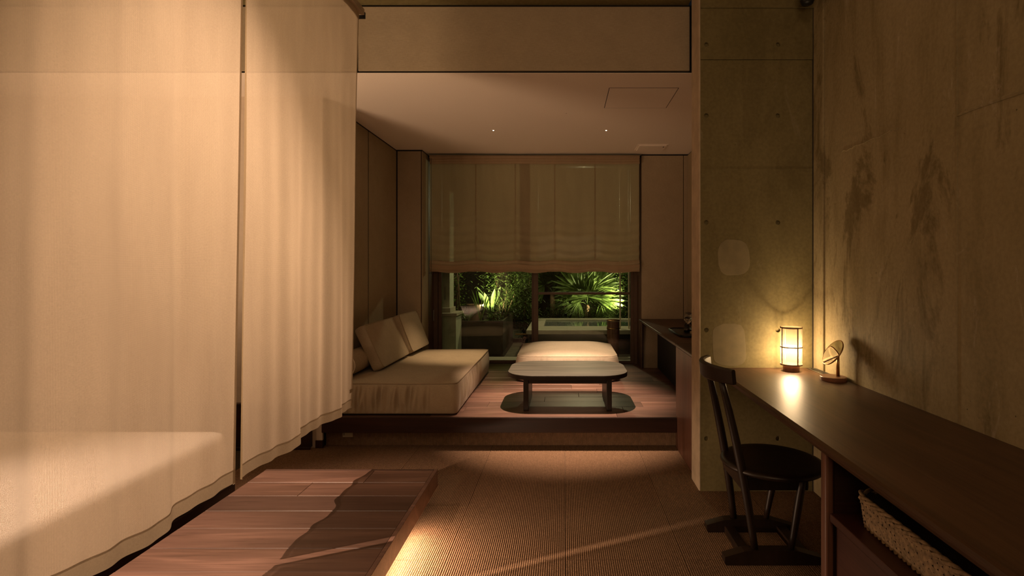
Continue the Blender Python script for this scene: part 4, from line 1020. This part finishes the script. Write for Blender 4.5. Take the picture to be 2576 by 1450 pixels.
# behind the tub
fan_palm(0.40, 9.05, 0.2, 0.42, 14, 0.50, 'large bright fan palm lit from below behind the bath tub', 4, M_LEAF)
fan_palm(-0.20, 9.35, 0.2, 0.62, 11, 0.46, 'darker fan palm standing behind the bath tub next to the bright one', 11, M_LEAFD)
shrub('leafy_shrub', 1.05, 9.2, 0.3, 0.32, 0.28, 1.25, 2600, 0.05, 0.026, M_LEAF, 'small-leaved green shrub by the spotlight behind the tub', 21)
shrub('leafy_shrub', 1.72, 9.3, 0.2, 0.26, 0.20, 1.7, 2000, 0.06, 0.028, M_LEAF, 'tall dark shrub at the window edge behind the tub', 22)
for i, (x, lab) in enumerate(((-0.05, 'low dark groundcover clump behind the tub, beneath the darker palm'), (0.42, 'low fine-leaved groundcover clump at the foot of the bright palm'), (0.85, 'low bright groundcover clump beside the spotlight behind the tub'), (1.25, 'low groundcover clump farthest along the tub edge'))):
    shrub('groundcover_plant', x, 8.62, 0.2, 0.24, 0.14, 0.46, 1400, 0.045, 0.015, (M_LEAFD, M_LEAF, M_LEAF, M_LEAFD)[i], lab, 30+i, 'groundcover plants behind the tub', 4)
for i, (x, y, lab) in enumerate(((-2.0, 9.75, 'dark tall hedge shrub before the garden wall behind the planter'), (-0.95, 9.85, 'dark tall hedge shrub before the garden wall by the planter corner'), (0.15, 9.9, 'dark tall hedge shrub before the garden wall behind the palms'), (1.35, 9.95, 'dark tall hedge shrub before the garden wall behind the spotlight'))):
    shrub('hedge_shrub', x, y, 0.14, 0.42, 0.10, 2.0, 2600, 0.08, 0.024, M_LEAFD, lab, 40+i, 'hedge shrubs along the garden wall', 6)
# in the planter
shrub('bamboo_shrub', -0.80, 7.15, 0.55, 0.30, 0.25, 0.80, 2600, 0.08, 0.013, M_LEAF, 'narrow-leaved bamboo-like shrub at the planter corner by the window post', 51, cat='bamboo')
shrub('bamboo_shrub', -0.62, 8.05, 0.14, 0.22, 0.2, 1.15, 2400, 0.09, 0.014, M_LEAF, 'narrow-leaved dark shrub between the planter box and the bath tub', 52, cat='bamboo')
shrub('leafy_shrub', -1.40, 6.95, 0.55, 0.16, 0.15, 0.85, 420, 0.04, 0.02, M_LEAFL, 'thin branching shrub with few pale leaves in the planter', 53, stems=10)
shrub('leafy_shrub', -1.62, 6.8, 0.55, 0.16, 0.15, 0.40, 600, 0.045, 0.024, M_LEAFD, 'dense dark rounded shrub in the planter next to the pale wall', 54)
shrub('leafy_shrub', -0.86, 6.62, 0.53, 0.10, 0.10, 0.18, 120, 0.08, 0.020, M_LEAF, 'small palmate plant hanging over the front edge of the planter', 55, droop=0.7)
def broadleaf(x, y, z, n, L, W, label, seed, mat, spread=0.6):
    rr = random.Random(seed); t = thing('broadleaf_plant', label, 'plant', (x, y, z), 'broad-leaved plants in the planter')
    for k in range(n):
        a = 2*PI*k/n+rr.uniform(-.3, .3); d = Vector((math.cos(a)*spread, math.sin(a)*spread, 1)).normalized()
        pL = L*rr.uniform(0.5, 1.0); bm = tube([(x, y, z), Vector((x, y, z))+d*pL], [0.006, 0.004], 6)
        leaf(bm, Vector((x, y, z))+d*pL, d, (0, 0, 1) if abs(d.z) < .9 else (0, 1, 0), L*rr.uniform(.8, 1.1), W, 0.5, 6, 0.3); obj('leaf', bm, mat, t)
broadleaf(-0.98, 7.12, 0.55, 9, 0.26, 0.06, 'upright broad-leaved plant glowing green above the planter spotlight', 61, M_LEAFD, 0.35)
broadleaf(-1.20, 6.62, 0.55, 5, 0.11, 0.06, 'small plant with rounded green leaves at the planter front', 62, M_LEAF, 0.8)
broadleaf(-1.05, 6.75, 0.55, 9, 0.22, 0.016, 'grassy clump of thin yellow stems right at the planter spotlight', 63, M_LEAFL, 0.3)
pot = thing('clay_pot', 'weathered clay pot standing in the planter beside the spotlight', 'pot', (-1.13, 6.95, 0.555))
smooth_by_angle(obj('pot_wall', lathe([(0, 0), (0.075, 0), (0.115, 0.19), (0.122, 0.19), (0.122, 0.21), (0.108, 0.21), (0.10, 0.18), (0, 0.18)], (-1.15, 6.95, 0.555), 36), M_CLAY, pot))
# pale trellis frame added to mimic the light bars on the blind
tr = thing('light_bar_frame', 'slim pale H shaped trellis frame outside, added for light bars on the blind', 'proxy', (0.8, 6.9, 0.45))
M_LBAR = plain('pale_light_bar', (0.75, 0.62, 0.42), 0.6)
for p_ in (1560, 1582): obj('upright', box(px_(p_, 6.9)-0.009, px_(p_, 6.9)+0.009, 6.89, 6.91, 0.45, pz(415, 6.9), 0.002), M_LBAR, tr)
obj('cross_piece', box(px_(1560, 6.9), px_(1582, 6.9), 6.888, 6.90, pz(535, 6.9), pz(527, 6.9), 0.001), M_LBAR, tr)
